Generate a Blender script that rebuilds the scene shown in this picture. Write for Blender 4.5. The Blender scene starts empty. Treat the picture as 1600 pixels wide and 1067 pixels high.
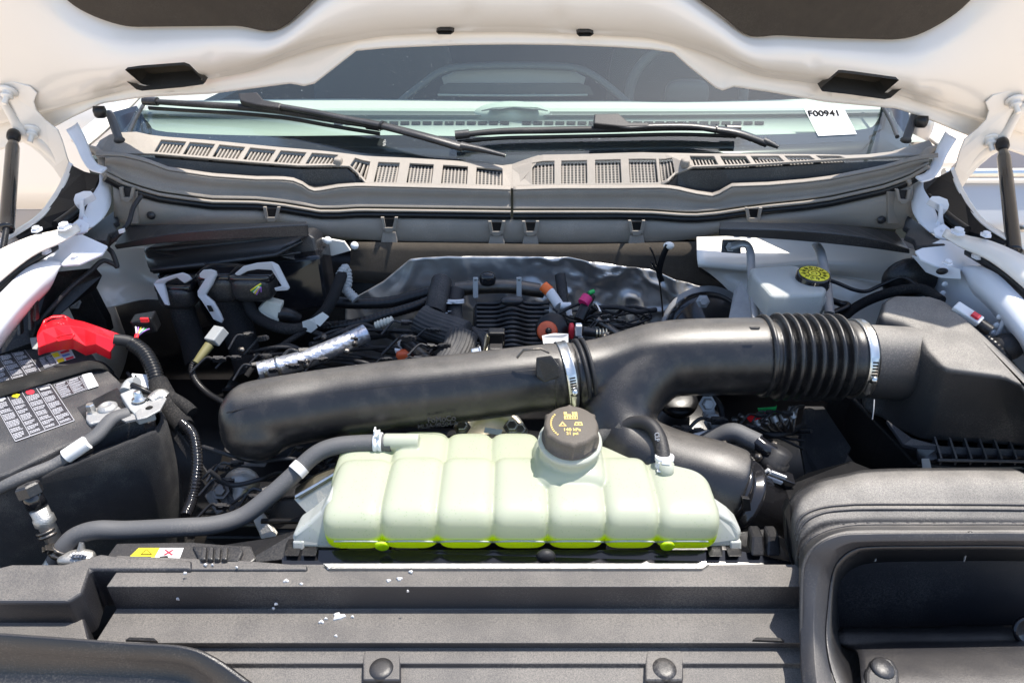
import bpy, bmesh, math, random
from mathutils import Vector, Matrix, noise
random.seed(7)
sc = bpy.context.scene
C = sc.collection
# ---------------------------------------------------------------- camera
CAMZ = 1.75; PITCH = math.radians(30); FPX = 1066.0
cam_d = bpy.data.cameras.new("camera"); cam = bpy.data.objects.new("camera", cam_d); C.objects.link(cam)
cam_d.sensor_width = 36; cam_d.lens = 36*FPX/1600; cam_d.clip_start = 0.02; cam_d.clip_end = 500
cam.location = (0, 0, CAMZ); cam.rotation_euler = (math.radians(90)-PITCH, 0, 0)
cam_d.dof.use_dof = False
sc.camera = cam
# ---------------------------------------------------------------- sun and sky
SUN = Vector((0.27, 0.16, 0.95)).normalized()
w = bpy.data.worlds.new("World"); sc.world = w; w.use_nodes = True
nt = w.node_tree; bg = nt.nodes["Background"]; sky = nt.nodes.new("ShaderNodeTexSky")
sky.sky_type = 'NISHITA'; sky.sun_disc = False
sky.sun_elevation = math.asin(SUN.z); sky.sun_rotation = math.atan2(SUN.x, SUN.y)
nt.links.new(sky.outputs[0], bg.inputs[0]); bg.inputs[1].default_value = 0.15
sd = bpy.data.lights.new("sun", 'SUN'); sd.energy = 4.2; sd.angle = math.radians(0.5); sd.color = (1, .94, .85)
so = bpy.data.objects.new("sun", sd); C.objects.link(so); so.rotation_euler = SUN.to_track_quat('Z', 'Y').to_euler(); so.location = (3, 0, 6)
sc.view_settings.view_transform = 'Standard'; sc.view_settings.look = 'None'; sc.view_settings.exposure = 1.08
sc.cycles.max_bounces = 8; sc.cycles.transparent_max_bounces = 12
# ---------------------------------------------------------------- projection of measured points
Fv = Vector((0, math.cos(PITCH), -math.sin(PITCH))); Uv = Vector((0, math.sin(PITCH), math.cos(PITCH))); Rv = Vector((1, 0, 0))
CAM = Vector((0, 0, CAMZ))
def ray(px, py): return Fv + Rv*((px-800)/FPX) + Uv*((533.5-py)/FPX)
def at(px, py, y=None, z=None):
    r = ray(px, py)
    return CAM + r*(y/r.y) if y is not None else CAM + r*((z-CAMZ)/r.z)
def dep(p): return (p-CAM).dot(Fv)
def A(l): return [at(*p) if not isinstance(p, Vector) else p for p in l]
# ---------------------------------------------------------------- materials
def lin(h):
    return tuple(((c/255)/12.92 if c/255 <= .04045 else ((c/255+.055)/1.055)**2.4) for c in h)
MATS = {}
def mat(name, col, rough=.5, metal=0, bump=0, bscale=400, dust=0, dustcol=(.35, .32, .28), dscale=60, coat=0, spec=.5, var=.15, vscale=9, top=0, topcol=(.23, .21, .185)):
    m = bpy.data.materials.new(name); m.use_nodes = True; n = m.node_tree.nodes; l = m.node_tree.links
    b = n["Principled BSDF"]; b.inputs["Roughness"].default_value = rough; b.inputs["Metallic"].default_value = metal
    b.inputs["Coat Weight"].default_value = coat; b.inputs["Specular IOR Level"].default_value = spec
    tc = n.new("ShaderNodeTexCoord")
    nz = n.new("ShaderNodeTexNoise"); nz.inputs["Scale"].default_value = vscale; nz.inputs["Detail"].default_value = 8; nz.inputs["Roughness"].default_value = .65
    l.new(tc.outputs["Object"], nz.inputs["Vector"])
    mx = n.new("ShaderNodeMix"); mx.data_type = 'RGBA'
    mx.inputs[6].default_value = (*[c*(1-var) for c in col], 1); mx.inputs[7].default_value = (*[min(1, c*(1+var)) for c in col], 1)
    l.new(nz.outputs["Fac"], mx.inputs[0]); out = mx.outputs[2]
    if dust > 0:
        d1 = n.new("ShaderNodeTexNoise"); d1.inputs["Scale"].default_value = dscale*8; d1.inputs["Detail"].default_value = 3
        d2 = n.new("ShaderNodeTexNoise"); d2.inputs["Scale"].default_value = dscale*.15; d2.inputs["Detail"].default_value = 5
        l.new(tc.outputs["Object"], d1.inputs["Vector"]); l.new(tc.outputs["Object"], d2.inputs["Vector"])
        mu = n.new("ShaderNodeMath"); mu.operation = 'MULTIPLY'; l.new(d1.outputs["Fac"], mu.inputs[0]); l.new(d2.outputs["Fac"], mu.inputs[1])
        mr = n.new("ShaderNodeMapRange"); mr.inputs[1].default_value = .26; mr.inputs[2].default_value = .42; mr.inputs[4].default_value = dust
        l.new(mu.outputs[0], mr.inputs[0])
        m2 = n.new("ShaderNodeMix"); m2.data_type = 'RGBA'; l.new(mr.outputs[0], m2.inputs[0]); l.new(out, m2.inputs[6]); m2.inputs[7].default_value = (*dustcol, 1)
        out = m2.outputs[2]
        r2 = n.new("ShaderNodeMapRange"); r2.inputs[3].default_value = rough; r2.inputs[4].default_value = min(1, rough+.3); l.new(mr.outputs[0], r2.inputs[0]); l.new(r2.outputs[0], b.inputs["Roughness"])
    if top > 0:   # speckled dust on upward faces, with their sunlit brightness painted in
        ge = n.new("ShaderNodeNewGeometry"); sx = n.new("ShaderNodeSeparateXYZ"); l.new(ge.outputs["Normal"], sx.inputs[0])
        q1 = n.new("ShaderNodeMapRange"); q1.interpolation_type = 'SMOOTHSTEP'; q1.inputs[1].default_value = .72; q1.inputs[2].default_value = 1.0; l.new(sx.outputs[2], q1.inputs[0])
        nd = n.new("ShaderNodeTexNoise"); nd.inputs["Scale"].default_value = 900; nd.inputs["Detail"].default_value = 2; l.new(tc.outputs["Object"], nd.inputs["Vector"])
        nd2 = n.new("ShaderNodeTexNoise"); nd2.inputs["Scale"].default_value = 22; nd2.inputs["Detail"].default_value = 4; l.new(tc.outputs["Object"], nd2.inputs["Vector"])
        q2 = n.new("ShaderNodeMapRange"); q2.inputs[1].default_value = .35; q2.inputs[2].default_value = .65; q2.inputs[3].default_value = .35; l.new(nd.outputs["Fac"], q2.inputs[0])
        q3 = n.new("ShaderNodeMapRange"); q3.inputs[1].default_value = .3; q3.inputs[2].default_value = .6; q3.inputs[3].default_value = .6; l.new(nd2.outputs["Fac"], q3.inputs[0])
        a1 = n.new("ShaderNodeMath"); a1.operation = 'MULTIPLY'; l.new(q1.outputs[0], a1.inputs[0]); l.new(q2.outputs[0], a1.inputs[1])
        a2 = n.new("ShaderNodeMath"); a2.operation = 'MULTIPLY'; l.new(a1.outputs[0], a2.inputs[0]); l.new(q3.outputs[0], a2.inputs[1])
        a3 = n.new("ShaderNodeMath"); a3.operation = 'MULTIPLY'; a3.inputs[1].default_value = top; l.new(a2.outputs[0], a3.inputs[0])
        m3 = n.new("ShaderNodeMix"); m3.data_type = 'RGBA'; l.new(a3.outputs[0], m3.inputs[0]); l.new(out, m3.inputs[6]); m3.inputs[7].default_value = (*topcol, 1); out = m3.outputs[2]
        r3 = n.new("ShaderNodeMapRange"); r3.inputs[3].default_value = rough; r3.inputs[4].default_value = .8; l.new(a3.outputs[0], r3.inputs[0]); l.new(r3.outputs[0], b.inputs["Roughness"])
    l.new(out, b.inputs["Base Color"])
    if bump:
        bn = n.new("ShaderNodeTexNoise"); bn.inputs["Scale"].default_value = bscale; bn.inputs["Detail"].default_value = 3
        l.new(tc.outputs["Object"], bn.inputs["Vector"])
        bp = n.new("ShaderNodeBump"); bp.inputs["Strength"].default_value = bump; bp.inputs["Distance"].default_value = .001
        l.new(bn.outputs["Fac"], bp.inputs["Height"]); l.new(bp.outputs[0], b.inputs["Normal"])
    MATS[name] = m; return m
mat("white_paint", (.80, .75, .675), .28, coat=.6, var=.02)
mat("primer_white", (.66, .68, .72), .45, coat=.2, var=.05, bump=.1)
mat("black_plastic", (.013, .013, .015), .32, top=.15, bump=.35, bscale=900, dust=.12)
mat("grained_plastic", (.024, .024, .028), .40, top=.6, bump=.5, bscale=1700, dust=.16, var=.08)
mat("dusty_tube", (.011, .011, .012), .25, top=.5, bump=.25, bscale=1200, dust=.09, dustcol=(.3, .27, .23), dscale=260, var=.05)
mat("cap_plastic", (.085, .072, .058), .6, bump=.6, bscale=1500, dust=.1)
mat("satin_black", (.008, .008, .009), .34, spec=.35, bump=.15, dust=.06)
mat("gloss_black", (.012, .012, .014), .12, var=.1)
mat("rubber", (.016, .016, .018), .55, spec=.35, bump=.3, bscale=600, dust=.12)
mat("rubber_grey", (.075, .076, .08), .65, bump=.3, bscale=700, dust=.2)
mat("tape", (.012, .012, .013), .85, spec=.2, bump=.8, bscale=250, dust=.1)
mat("sunlit_dusty_plastic", (.034, .033, .034), .45, top=.9, topcol=(.30, .28, .25), bump=.6, bscale=1600, dust=.2, var=.08)  # lighter-topped twin of the grained plastic; sunlit look put into the colour
mat("cowl_plastic", (.25, .22, .185), .55, bump=.6, bscale=1500, dust=.5, dustcol=(.42, .36, .30), dscale=90)
mat("felt", (.055, .045, .034), .95, bump=1, bscale=1600, dust=.06, var=.3, vscale=40)
mat("carpet_black", (.022, .022, .024), .95, bump=1.2, bscale=900, dust=.18, dscale=160, var=.4, vscale=60)
mat("steel", (.62, .61, .58), .3, metal=1, bump=.3, bscale=300, var=.2)
mat("zinc", (.55, .5, .38), .38, metal=1, bump=.3, var=.25, vscale=30)
mat("cast_alu", (.42, .41, .39), .5, metal=.9, bump=.8, bscale=500, var=.3, vscale=50)
mat("dark_metal", (.12, .11, .1), .4, metal=.9, bump=.5, var=.4, vscale=30)
mat("lead_grey", (.34, .34, .34), .5, metal=.5, bump=.6, var=.25, vscale=60)
mat("white_plastic", (.66, .67, .68), .42, var=.06)
mat("grey_lever", (.42, .43, .45), .42, var=.06)
mat("grey_plastic", (.3, .31, .31), .5)
mat("olive_plastic", (.16, .145, .06), .5)
mat("beige_plastic", (.5, .49, .42), .5)
mat("red_plastic", (.72, .012, .022), .28, var=.06, bump=.1)
mat("red_bright", (.75, .02, .03), .4)
mat("orange_plastic", (.6, .1, .03), .4)
mat("orange_tape", (.85, .15, .02), .5)
mat("green_plastic", (.01, .35, .07), .5)
mat("pink_plastic", (.6, .02, .15), .5)
mat("yellow_wire", (.7, .6, .05), .5); mat("blue_wire", (.1, .1, .5), .5); mat("purple_wire", (.3, .15, .45), .5)
mat("yellow_print", (.78, .68, .03), .5); mat("cap_print", (.62, .44, .13), .6, var=.2, vscale=200)
mat("sticker_yellow", (.85, .66, .02), .45); mat("sticker_white", (.6, .6, .6), .7, var=.04)
mat("print_white", (.42, .42, .45), .5); mat("print_black", (.015, .015, .015), .9, spec=.08); mat("print_red", (.65, .03, .05), .5); mat("print_grey", (.35, .35, .36), .5)
mat("print_blue", (.1, .2, .5), .5)
mat("label_black", (.03, .03, .035), .4)
mat("tape_white", (.62, .62, .58), .6, bump=.4)
mat("webbing", (.018, .018, .018), .9, bump=1, bscale=1200, dust=.2, dscale=200, spec=.2)
mat("sleeve", (.03, .03, .032), .7, bump=.3, dust=.25, dscale=150)
mat("mirror_glass", (.3, .33, .38), .05, metal=1)
mat("dash", (.33, .37, .33), .7, bump=.5, var=.05)
mat("dash_dark", (.06, .075, .072), .6)
mat("seat_dark", (.025, .036, .034), .8, var=.3)
mat("droppings", (.55, .55, .56), .7)
mat("seam_sealer", (.55, .52, .4), .6)
mat("concrete", (.55, .46, .37), .9, bump=.6, bscale=60, var=.12, vscale=3)
mat("road_paint", (.8, .78, .74), .7, var=.05)
mat("car_silver", (.5, .48, .46), .3, metal=.4, coat=.5, var=.02)
mat("window_tint", (.20, .185, .19), .15, var=.05)
# foil: crumpled metallised sheet
m = mat("foil", (.42, .415, .41), .36, metal=.8, var=.45, vscale=9, bump=.2)
m = mat("foil_sleeve", (.5, .51, .55), .3, metal=.8, bump=2.2, bscale=120, var=.5, vscale=90)
m = mat("battery_case", (.035, .035, .038), .5, bump=.9, bscale=700, dust=.35, dscale=120)
for nd in MATS["foil"].node_tree.nodes:
    if nd.type == 'BUMP': nd.inputs["Distance"].default_value = .008; nd.inputs["Strength"].default_value = .18
    if nd.type == 'TEX_NOISE' and nd.inputs["Scale"].default_value > 100: nd.inputs["Scale"].default_value = 26; nd.inputs["Roughness"].default_value = .3
# glass
def glass():
    m = bpy.data.materials.new("windshield_glass"); m.use_nodes = True; n = m.node_tree.nodes; l = m.node_tree.links; n.clear()
    o = n.new("ShaderNodeOutputMaterial"); t = n.new("ShaderNodeBsdfTransparent"); t.inputs[0].default_value = (.82, .90, .86, 1)
    g = n.new("ShaderNodeBsdfGlossy"); g.inputs[1].default_value = .02; g.inputs[0].default_value = (.9, .95, 1, 1)
    lw = n.new("ShaderNodeLayerWeight"); lw.inputs[0].default_value = .5
    pw_ = n.new("ShaderNodeMath"); pw_.operation = 'POWER'; pw_.inputs[1].default_value = 5; l.new(lw.outputs["Facing"], pw_.inputs[0])
    f = n.new("ShaderNodeMath"); f.operation = 'MULTIPLY_ADD'; f.inputs[1].default_value = .95; f.inputs[2].default_value = .05; l.new(pw_.outputs[0], f.inputs[0])
    d = n.new("ShaderNodeBsdfDiffuse"); d.inputs[0].default_value = (.5, .58, .58, 1)
    tc = n.new("ShaderNodeTexCoord"); nz = n.new("ShaderNodeTexNoise"); nz.inputs["Scale"].default_value = 260; nz.inputs["Detail"].default_value = 2
    l.new(tc.outputs["Object"], nz.inputs["Vector"])
    mr = n.new("ShaderNodeMapRange"); mr.inputs[1].default_value = .735; mr.inputs[2].default_value = .76; mr.inputs[3].default_value = .03; mr.inputs[4].default_value = .8
    l.new(nz.outputs["Fac"], mr.inputs[0])
    a = n.new("ShaderNodeMixShader"); l.new(f.outputs[0], a.inputs[0]); l.new(t.outputs[0], a.inputs[1]); l.new(g.outputs[0], a.inputs[2])
    b = n.new("ShaderNodeMixShader"); l.new(mr.outputs[0], b.inputs[0]); l.new(a.outputs[0], b.inputs[1]); l.new(d.outputs[0], b.inputs[2])
    l.new(b.outputs[0], o.inputs[0]); MATS["windshield_glass"] = m
glass()
def tank_mat(name, top, mid, low, z0, z1, z2, z3):
    # milky translucent polyethylene; coolant inside tints it below its level (object-space height)
    m = bpy.data.materials.new(name); m.use_nodes = True; n = m.node_tree.nodes; l = m.node_tree.links
    b = n["Principled BSDF"]; o = n["Material Output"]
    tc = n.new("ShaderNodeTexCoord"); ge = n.new("ShaderNodeNewGeometry"); sp = n.new("ShaderNodeSeparateXYZ"); l.new(ge.outputs["Position"], sp.inputs[0])
    r = n.new("ShaderNodeValToRGB"); mr = n.new("ShaderNodeMapRange"); mr.inputs[1].default_value = z0; mr.inputs[2].default_value = z3; l.new(sp.outputs[2], mr.inputs[0]); l.new(mr.outputs[0], r.inputs[0])
    e = r.color_ramp.elements; e[0].position = (z1-z0)/(z3-z0)-.02; e[0].color = (*low, 1); e[1].position = 1; e[1].color = (*top, 1)
    x = e.new((z1-z0)/(z3-z0)+.02); x.color = (*mid, 1); x = e.new((z2-z0)/(z3-z0)); x.color = (*[(p+q)/2 for p, q in zip(top, mid)], 1)
    # condensation drops
    vo = n.new("ShaderNodeTexVoronoi"); vo.inputs["Scale"].default_value = 230; l.new(tc.outputs["Object"], vo.inputs["Vector"])
    vz = n.new("ShaderNodeTexNoise"); vz.inputs["Scale"].default_value = 14; l.new(tc.outputs["Object"], vz.inputs["Vector"])
    c1 = n.new("ShaderNodeMath"); c1.operation = 'LESS_THAN'; c1.inputs[1].default_value = .17; l.new(vo.outputs["Distance"], c1.inputs[0])
    c2 = n.new("ShaderNodeMath"); c2.operation = 'GREATER_THAN'; c2.inputs[1].default_value = .5; l.new(vz.outputs["Fac"], c2.inputs[0])
    c3 = n.new("ShaderNodeMath"); c3.operation = 'MULTIPLY'; l.new(c1.outputs[0], c3.inputs[0]); l.new(c2.outputs[0], c3.inputs[1])
    c4 = n.new("ShaderNodeMath"); c4.operation = 'MULTIPLY'; c4.inputs[1].default_value = .75; l.new(c3.outputs[0], c4.inputs[0])
    mx = n.new("ShaderNodeMix"); mx.data_type = 'RGBA'; l.new(c4.outputs[0], mx.inputs[0]); l.new(r.outputs[0], mx.inputs[6]); mx.inputs[7].default_value = (.3, .42, .22, 1)
    l.new(mx.outputs[2], b.inputs["Base Color"]); b.inputs["Roughness"].default_value = .3
    b.inputs["Subsurface Weight"].default_value = .0
    tr = n.new("ShaderNodeBsdfTranslucent"); l.new(r.outputs[0], tr.inputs[0])
    ms = n.new("ShaderNodeMixShader"); ms.inputs[0].default_value = .45; l.new(b.outputs[0], ms.inputs[1]); l.new(tr.outputs[0], ms.inputs[2]); l.new(ms.outputs[0], o.inputs[0])
    MATS[name] = m
tank_mat("coolant_tank", (.56, .575, .55), (.54, .575, .42), (.68, .88, .005), 1.06, 1.1355, 1.175, 1.225)
tank_mat("fluid_tank", (.62, .64, .62), (.62, .64, .62), (.62, .64, .62), 1.0, 1.01, 1.15, 1.3)
# ---------------------------------------------------------------- mesh helpers
ORG = {}
def cr(pts, n):
    """Catmull-Rom through pts, n samples per span"""
    if len(pts) < 3: return [pts[0].lerp(pts[1], i/n) for i in range(n+1)] if len(pts) == 2 else pts
    P = [pts[0]*2-pts[1]]+list(pts)+[pts[-1]*2-pts[-2]]; o = []
    for i in range(1, len(P)-2):
        a, b, c, d = P[i-1:i+3]
        for k in range(n):
            t = k/n; o.append(.5*((2*b)+(c-a)*t+(2*a-5*b+4*c-d)*t*t+(-a+3*b-3*c+d)*t*t*t))
    o.append(pts[-1].copy()); return o
def resample(pts, step):
    L = [0]
    for i in range(1, len(pts)): L.append(L[-1]+(pts[i]-pts[i-1]).length)
    n = max(2, int(L[-1]/step)); o = []; j = 0
    for k in range(n+1):
        s = L[-1]*k/n
        while j < len(L)-2 and L[j+1] < s: j += 1
        d = L[j+1]-L[j]; o.append(pts[j].lerp(pts[j+1], (s-L[j])/d if d > 0 else 0))
    return o
class MB:
    def __init__(s): s.v = []; s.f = []; s.sm = []
    def add(s, vs, fs, smooth=True):
        k = len(s.v); s.v += [Vector(x) for x in vs]; s.f += [[i+k for i in f] for f in fs]; s.sm += [smooth]*len(fs); return s
    def box(s, c, size, rot=None, smooth=False):
        R = rot if rot is not None else Matrix.Identity(3); c = Vector(c)
        vs = [c+R@Vector((x*size[0]/2, y*size[1]/2, z*size[2]/2)) for x in (-1, 1) for y in (-1, 1) for z in (-1, 1)]
        return s.add(vs, [(0, 1, 3, 2), (4, 6, 7, 5), (0, 4, 5, 1), (2, 3, 7, 6), (0, 2, 6, 4), (1, 5, 7, 3)], smooth)
    def tube(s, pts, r, n=14, sub=6, step=None, flat=1.0, caps=True, up=None, smoothpath=True, twist=0):
        p = cr(pts, sub) if smoothpath else list(pts)
        if step: p = resample(p, step)
        N = len(p); rings = []
        t = (p[1]-p[0]).normalized(); u = up or (Vector((0, 0, 1)) if abs(t.z) < .9 else Vector((0, 1, 0)))
        u = (u-t*u.dot(t)).normalized()
        L = 0
        for i in range(N):
            if i: L += (p[i]-p[i-1]).length
            tt = (p[min(i+1, N-1)]-p[max(i-1, 0)])
            if tt.length > 1e-9: t = tt.normalized()
            u = (u-t*u.dot(t)).normalized(); b = t.cross(u)
            rr = r(i/(N-1), L) if callable(r) else r
            rings.append([p[i]+u*(math.sin(a)*rr*flat)+b*(math.cos(a)*rr) for a in [2*math.pi*k/n for k in range(n)]])
        vs = [q for rg in rings for q in rg]; fs = [(i*n+k, i*n+(k+1) % n, (i+1)*n+(k+1) % n, (i+1)*n+k) for i in range(N-1) for k in range(n)]
        s.add(vs, fs)
        if caps: s.add(rings[0], [list(range(n))[::-1]], False); s.add(rings[-1], [list(range(n))], False)
        return s
    def lathe(s, c, axis, prof, n=28, lobes=0, lobe=0):
        """prof: list of (radius, height along axis)"""
        c = Vector(c); ax = Vector(axis).normalized(); u = ax.orthogonal().normalized() if abs(ax.x) > .5 else (Vector((1, 0, 0))-ax*ax.x).normalized(); v = ax.cross(u)
        vs = []
        for r, h in prof:
            for k in range(n):
                a = 2*math.pi*k/n; q = r*(1+(lobe if lobes and math.cos(a*lobes) > .8 else 0))
                vs.append(c+ax*h+u*math.cos(a)*q+v*math.sin(a)*q)
        m_ = len(prof); fs = [(i*n+k, i*n+(k+1) % n, (i+1)*n+(k+1) % n, (i+1)*n+k) for i in range(m_-1) for k in range(n)]
        fs += [list(range(n))[::-1], [(m_-1)*n+k for k in range(n)]]
        return s.add(vs, fs)
    def prism(s, poly, ext, smooth=False):
        """poly: 3D outline, ext: vector thickness"""
        n = len(poly); e = Vector(ext); vs = list(poly)+[p+e for p in poly]
        return s.add(vs, [list(range(n))[::-1], list(range(n, 2*n))]+[(i, (i+1) % n, n+(i+1) % n, n+i) for i in range(n)], smooth)
    def sell(s, c, r, e=.5, nu=24, nv=16, e2=None):
        e2 = e2 or e
        c = Vector(c); pw = lambda x, q: math.copysign(abs(x)**q, x); vs = []
        for j in range(nv+1):
            ph = -math.pi/2+math.pi*j/nv
            for k in range(nu):
                a = 2*math.pi*k/nu
                vs.append(c+Vector((r[0]*pw(math.cos(ph), e)*pw(math.cos(a), e2), r[1]*pw(math.cos(ph), e)*pw(math.sin(a), e2), r[2]*pw(math.sin(ph), e))))
        return s.add(vs, [(j*nu+k, j*nu+(k+1) % nu, (j+1)*nu+(k+1) % nu, (j+1)*nu+k) for j in range(nv) for k in range(nu)])
    def loft(s, rows, su=6, sv=1, smooth=True, disp=None):
        """rows of equal point count; smoothed along u, and along v if sv>1"""
        g = [cr(r, su) for r in rows]
        if sv > 1:
            cols = [cr([g[i][j] for i in range(len(g))], sv) for j in range(len(g[0]))]; g = [[c_[i] for c_ in cols] for i in range(len(cols[0]))]
        n = len(g[0]); vs = [q for r in g for q in r]
        if disp: vs = [disp(q) for q in vs]
        return s.add(vs, [(i*n+k, i*n+k+1, (i+1)*n+k+1, (i+1)*n+k) for i in range(len(g)-1) for k in range(n-1)], smooth)
    def sphere(s, c, r, n=12): return s.sell(c, (r, r, r) if not hasattr(r, '__len__') else r, 1, n, n//2+2)
    def build(s, name, m, parent=None, bevel=0, seg=2, subsurf=0, solid=0, autosm=False, remesh=0, smit=6, off=-1, doubles=False, fn=None, origin=None):
        me = bpy.data.meshes.new(name); bb = s.v
        if parent is None:
            lo = Vector([min(v[i] for v in bb) for i in range(3)]); hi = Vector([max(v[i] for v in bb) for i in range(3)])
            o_ = Vector(((lo.x+hi.x)/2, (lo.y+hi.y)/2, lo.z)); rel = o_
        else: o_ = ORG[parent.name]; rel = None
        me.from_pydata([v-o_ for v in s.v], [], s.f); me.polygons.foreach_set("use_smooth", s.sm)
        bm = bmesh.new(); bm.from_mesh(me)
        if doubles: bmesh.ops.remove_doubles(bm, verts=bm.verts, dist=1e-5)
        if not fn: bmesh.ops.recalc_face_normals(bm, faces=bm.faces)
        else: fn(bm, o_)
        bm.to_mesh(me); bm.free()
        me.materials.append(MATS[m]); o = bpy.data.objects.new(name, me); C.objects.link(o)
        if parent is not None: o.parent = parent
        else: o.location = rel
        ORG[o.name] = o_
        if solid: q = o.modifiers.new("s", 'SOLIDIFY'); q.thickness = solid; q.offset = off
        if remesh:
            q = o.modifiers.new("r", 'REMESH'); q.mode = 'VOXEL'; q.voxel_size = remesh; q.use_smooth_shade = True
            q = o.modifiers.new("sm", 'SMOOTH'); q.iterations = smit; q.factor = .5
        if bevel: q = o.modifiers.new("b", 'BEVEL'); q.width = bevel; q.segments = seg; q.limit_method = 'ANGLE'; q.angle_limit = math.radians(35)
        if subsurf: q = o.modifiers.new("ss", 'SUBSURF'); q.levels = q.render_levels = subsurf
        return o
def tag(o, label, cat=None, group=None, kind=None):
    o["label"] = label
    if cat: o["category"] = cat
    if group: o["group"] = group
    if kind: o["kind"] = kind
    return o
def thing(name, label, cat, loc, group=None, kind=None):
    o = bpy.data.objects.new(name, None); C.objects.link(o); o.location = loc; o.empty_display_size = .05; ORG[o.name] = Vector(loc)
    o["label"] = label; o["category"] = cat
    if group: o["group"] = group
    if kind: o["kind"] = kind
    return o
def up_at(pts): return sum(pts, Vector())/len(pts)
def rad(p, r): return r*dep(p)/FPX
def hose(name, label, cat, pts, rp, m="rubber", parent=None, corr=0, pitch=.006, n=14, group=None, flat=1, metres=False, ends=None, caps=True):
    """pts: (px,py,Y) measured points; rp radius as seen (px) at its middle point"""
    P = A(pts); r = rp if metres else rad(P[len(P)//2], rp)
    f = r
    if corr: f = lambda t, L: r*(1+corr*(math.sin(2*math.pi*L/pitch) > 0)*1.0)
    o = MB().tube(P, f, n=n, sub=8, step=(pitch/4 if corr else None), flat=flat, caps=caps).build(name, m, parent)
    if parent is None: tag(o, label, cat, group)
    elif label: o["label"] = label
    return o
def ring(p, axis, r, wdt, name, m, parent, thick=.0012, n=28):
    ax = Vector(axis).normalized(); return MB().lathe(p-ax*wdt/2, ax, [(r-.001, 0), (r+thick, 0), (r+thick, wdt), (r-.001, wdt)], n=n).build(name, m, parent)
def text(body, name, m, parent, loc, size, xdir, ydir, label=None, align='CENTER', ext=.0003, off_=.022):
    cu = bpy.data.curves.new(name, 'FONT'); cu.body = body; cu.size = size; cu.extrude = ext; cu.offset = size*off_; cu.align_x = align; cu.align_y = 'CENTER'
    cu.materials.append(MATS[m]); x = Vector(xdir).normalized(); y = Vector(ydir); y = (y-x*y.dot(x)).normalized(); z = x.cross(y)
    tmp = bpy.data.objects.new(name, cu); dg = bpy.context.evaluated_depsgraph_get(); C.objects.link(tmp); bpy.context.view_layer.update()
    me = bpy.data.meshes.new_from_object(tmp.evaluated_get(bpy.context.evaluated_depsgraph_get())); bpy.data.objects.remove(tmp)
    o = bpy.data.objects.new(name, me); C.objects.link(o)
    Mx = Matrix((x, y, z)).transposed().to_4x4(); Mx.translation = Vector(loc)-ORG[parent.name]
    o.parent = parent; me.transform(Mx); ORG[o.name] = ORG[parent.name]
    if label: o["label"] = label
    return o
def frame(u, v):
    u = Vector(u).normalized(); n = u.cross(Vector(v)).normalized(); v = n.cross(u); return Matrix((u, v, n)).transposed()
def bolt(p, axis, r, parent, m="steel", name="bolt", h=None):
    h = h or r; b = MB().lathe(p, axis, [(r*1.5, 0), (r*1.5, r*.25), (r, r*.3), (r, h), (r*.8, h*1.1)], n=6)
    o = b.build(name, m, parent); [setattr(q, 'use_smooth', False) for q in o.data.polygons]; return o
# ================================================================ ground
g = MB().add([(-60, -40, 0), (60, -40, 0), (60, 80, 0), (-60, 80, 0)], [(0, 1, 2, 3)], False).build("ground", "concrete"); g["kind"] = "structure"
for pts in ([(-6, 2.1), (-1.45, 1.95), (-1.45, 1.83), (-6, 1.98)], [(-6, 5.0), (-1.3, 5.1), (-1.3, 5.24), (-6, 5.14)]):
    o = MB().add([(x, y, .004) for x, y in pts], [(0, 1, 2, 3)], False).build("parking_line", "road_paint"); o["kind"] = "structure"
S = lambda px: (px-805)/650.0
# ================================================================ HOOD
HA = math.radians(70); H0 = Vector((0, 1.28, 1.602)); HV = Vector((0, -math.cos(HA), math.sin(HA))); HN = Vector((0, -math.sin(HA), -math.cos(HA)))  # HN: towards the bay
def hp(px, py, off=0):
    r = ray(px, py); t = (H0-CAM).dot(HN)/r.dot(HN); return CAM+r*t+HN*off
hood = thing("hood", "raised white hood seen from below, with dark liner pads and two slanted openings", "car hood", hp(800, 72))
def pl(pts):
    def f(x):
        if x <= pts[0][0]: return pts[0][1]
        for (a, b), (c, d) in zip(pts, pts[1:]):
            if x <= c:
                t = (x-a)/(c-a); return b+(d-b)*t
        return pts[-1][1]
    return f
edge = pl([(-400, 330), (-120, 262), (0, 232), (60, 212), (112, 184), (160, 162), (230, 152), (330, 147), (400, 138), (455, 131), (476, 135), (492, 131), (557, 80), (600, 76), (640, 74), (720, 71), (800, 70), (880, 71), (960, 74), (1020, 78), (1052, 83), (1075, 104), (1118, 138), (1129, 142), (1146, 136), (1200, 144), (1290, 160), (1400, 170), (1440, 183), (1492, 204), (1540, 222), (1600, 240), (2000, 345)])
crease = pl([(-400, 250), (0, 190), (150, 152), (200, 138), (260, 128), (330, 122), (400, 108), (450, 88), (500, 72), (600, 54), (700, 49), (800, 48), (900, 52), (1010, 57), (1050, 66), (1110, 84), (1160, 108), (1190, 118), (1300, 132), (1400, 146), (1460, 165), (1600, 205), (2000, 300)])
padl = pl([(-400, -300), (0, -160), (60, -60), (110, 0), (150, 22), (200, 38), (290, 37), (385, 36), (408, 44), (425, 47), (445, 41), (465, 22), (490, -2), (520, -30), (580, -60), (1000, -60), (1060, -30), (1095, 0), (1130, 22), (1155, 48), (1175, 57), (1200, 50), (1290, 55), (1400, 58), (1430, 52), (1480, 25), (1510, 0), (1560, -60), (1640, -160), (2000, -300)])
def sstep(a, b, x):
    t = min(1, max(0, (x-a)/(b-a))); return t*t*(3-2*t)
cols = sorted(set(list(range(-330, 1950, 9))+[476, 492, 1118, 1129, 557, 1052])); rows = 64
vs = []; nr = 0
def smooth_line(f, x, w_=14): return sum(f(x+k*w_/3) for k in range(-3, 4))/7
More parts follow.
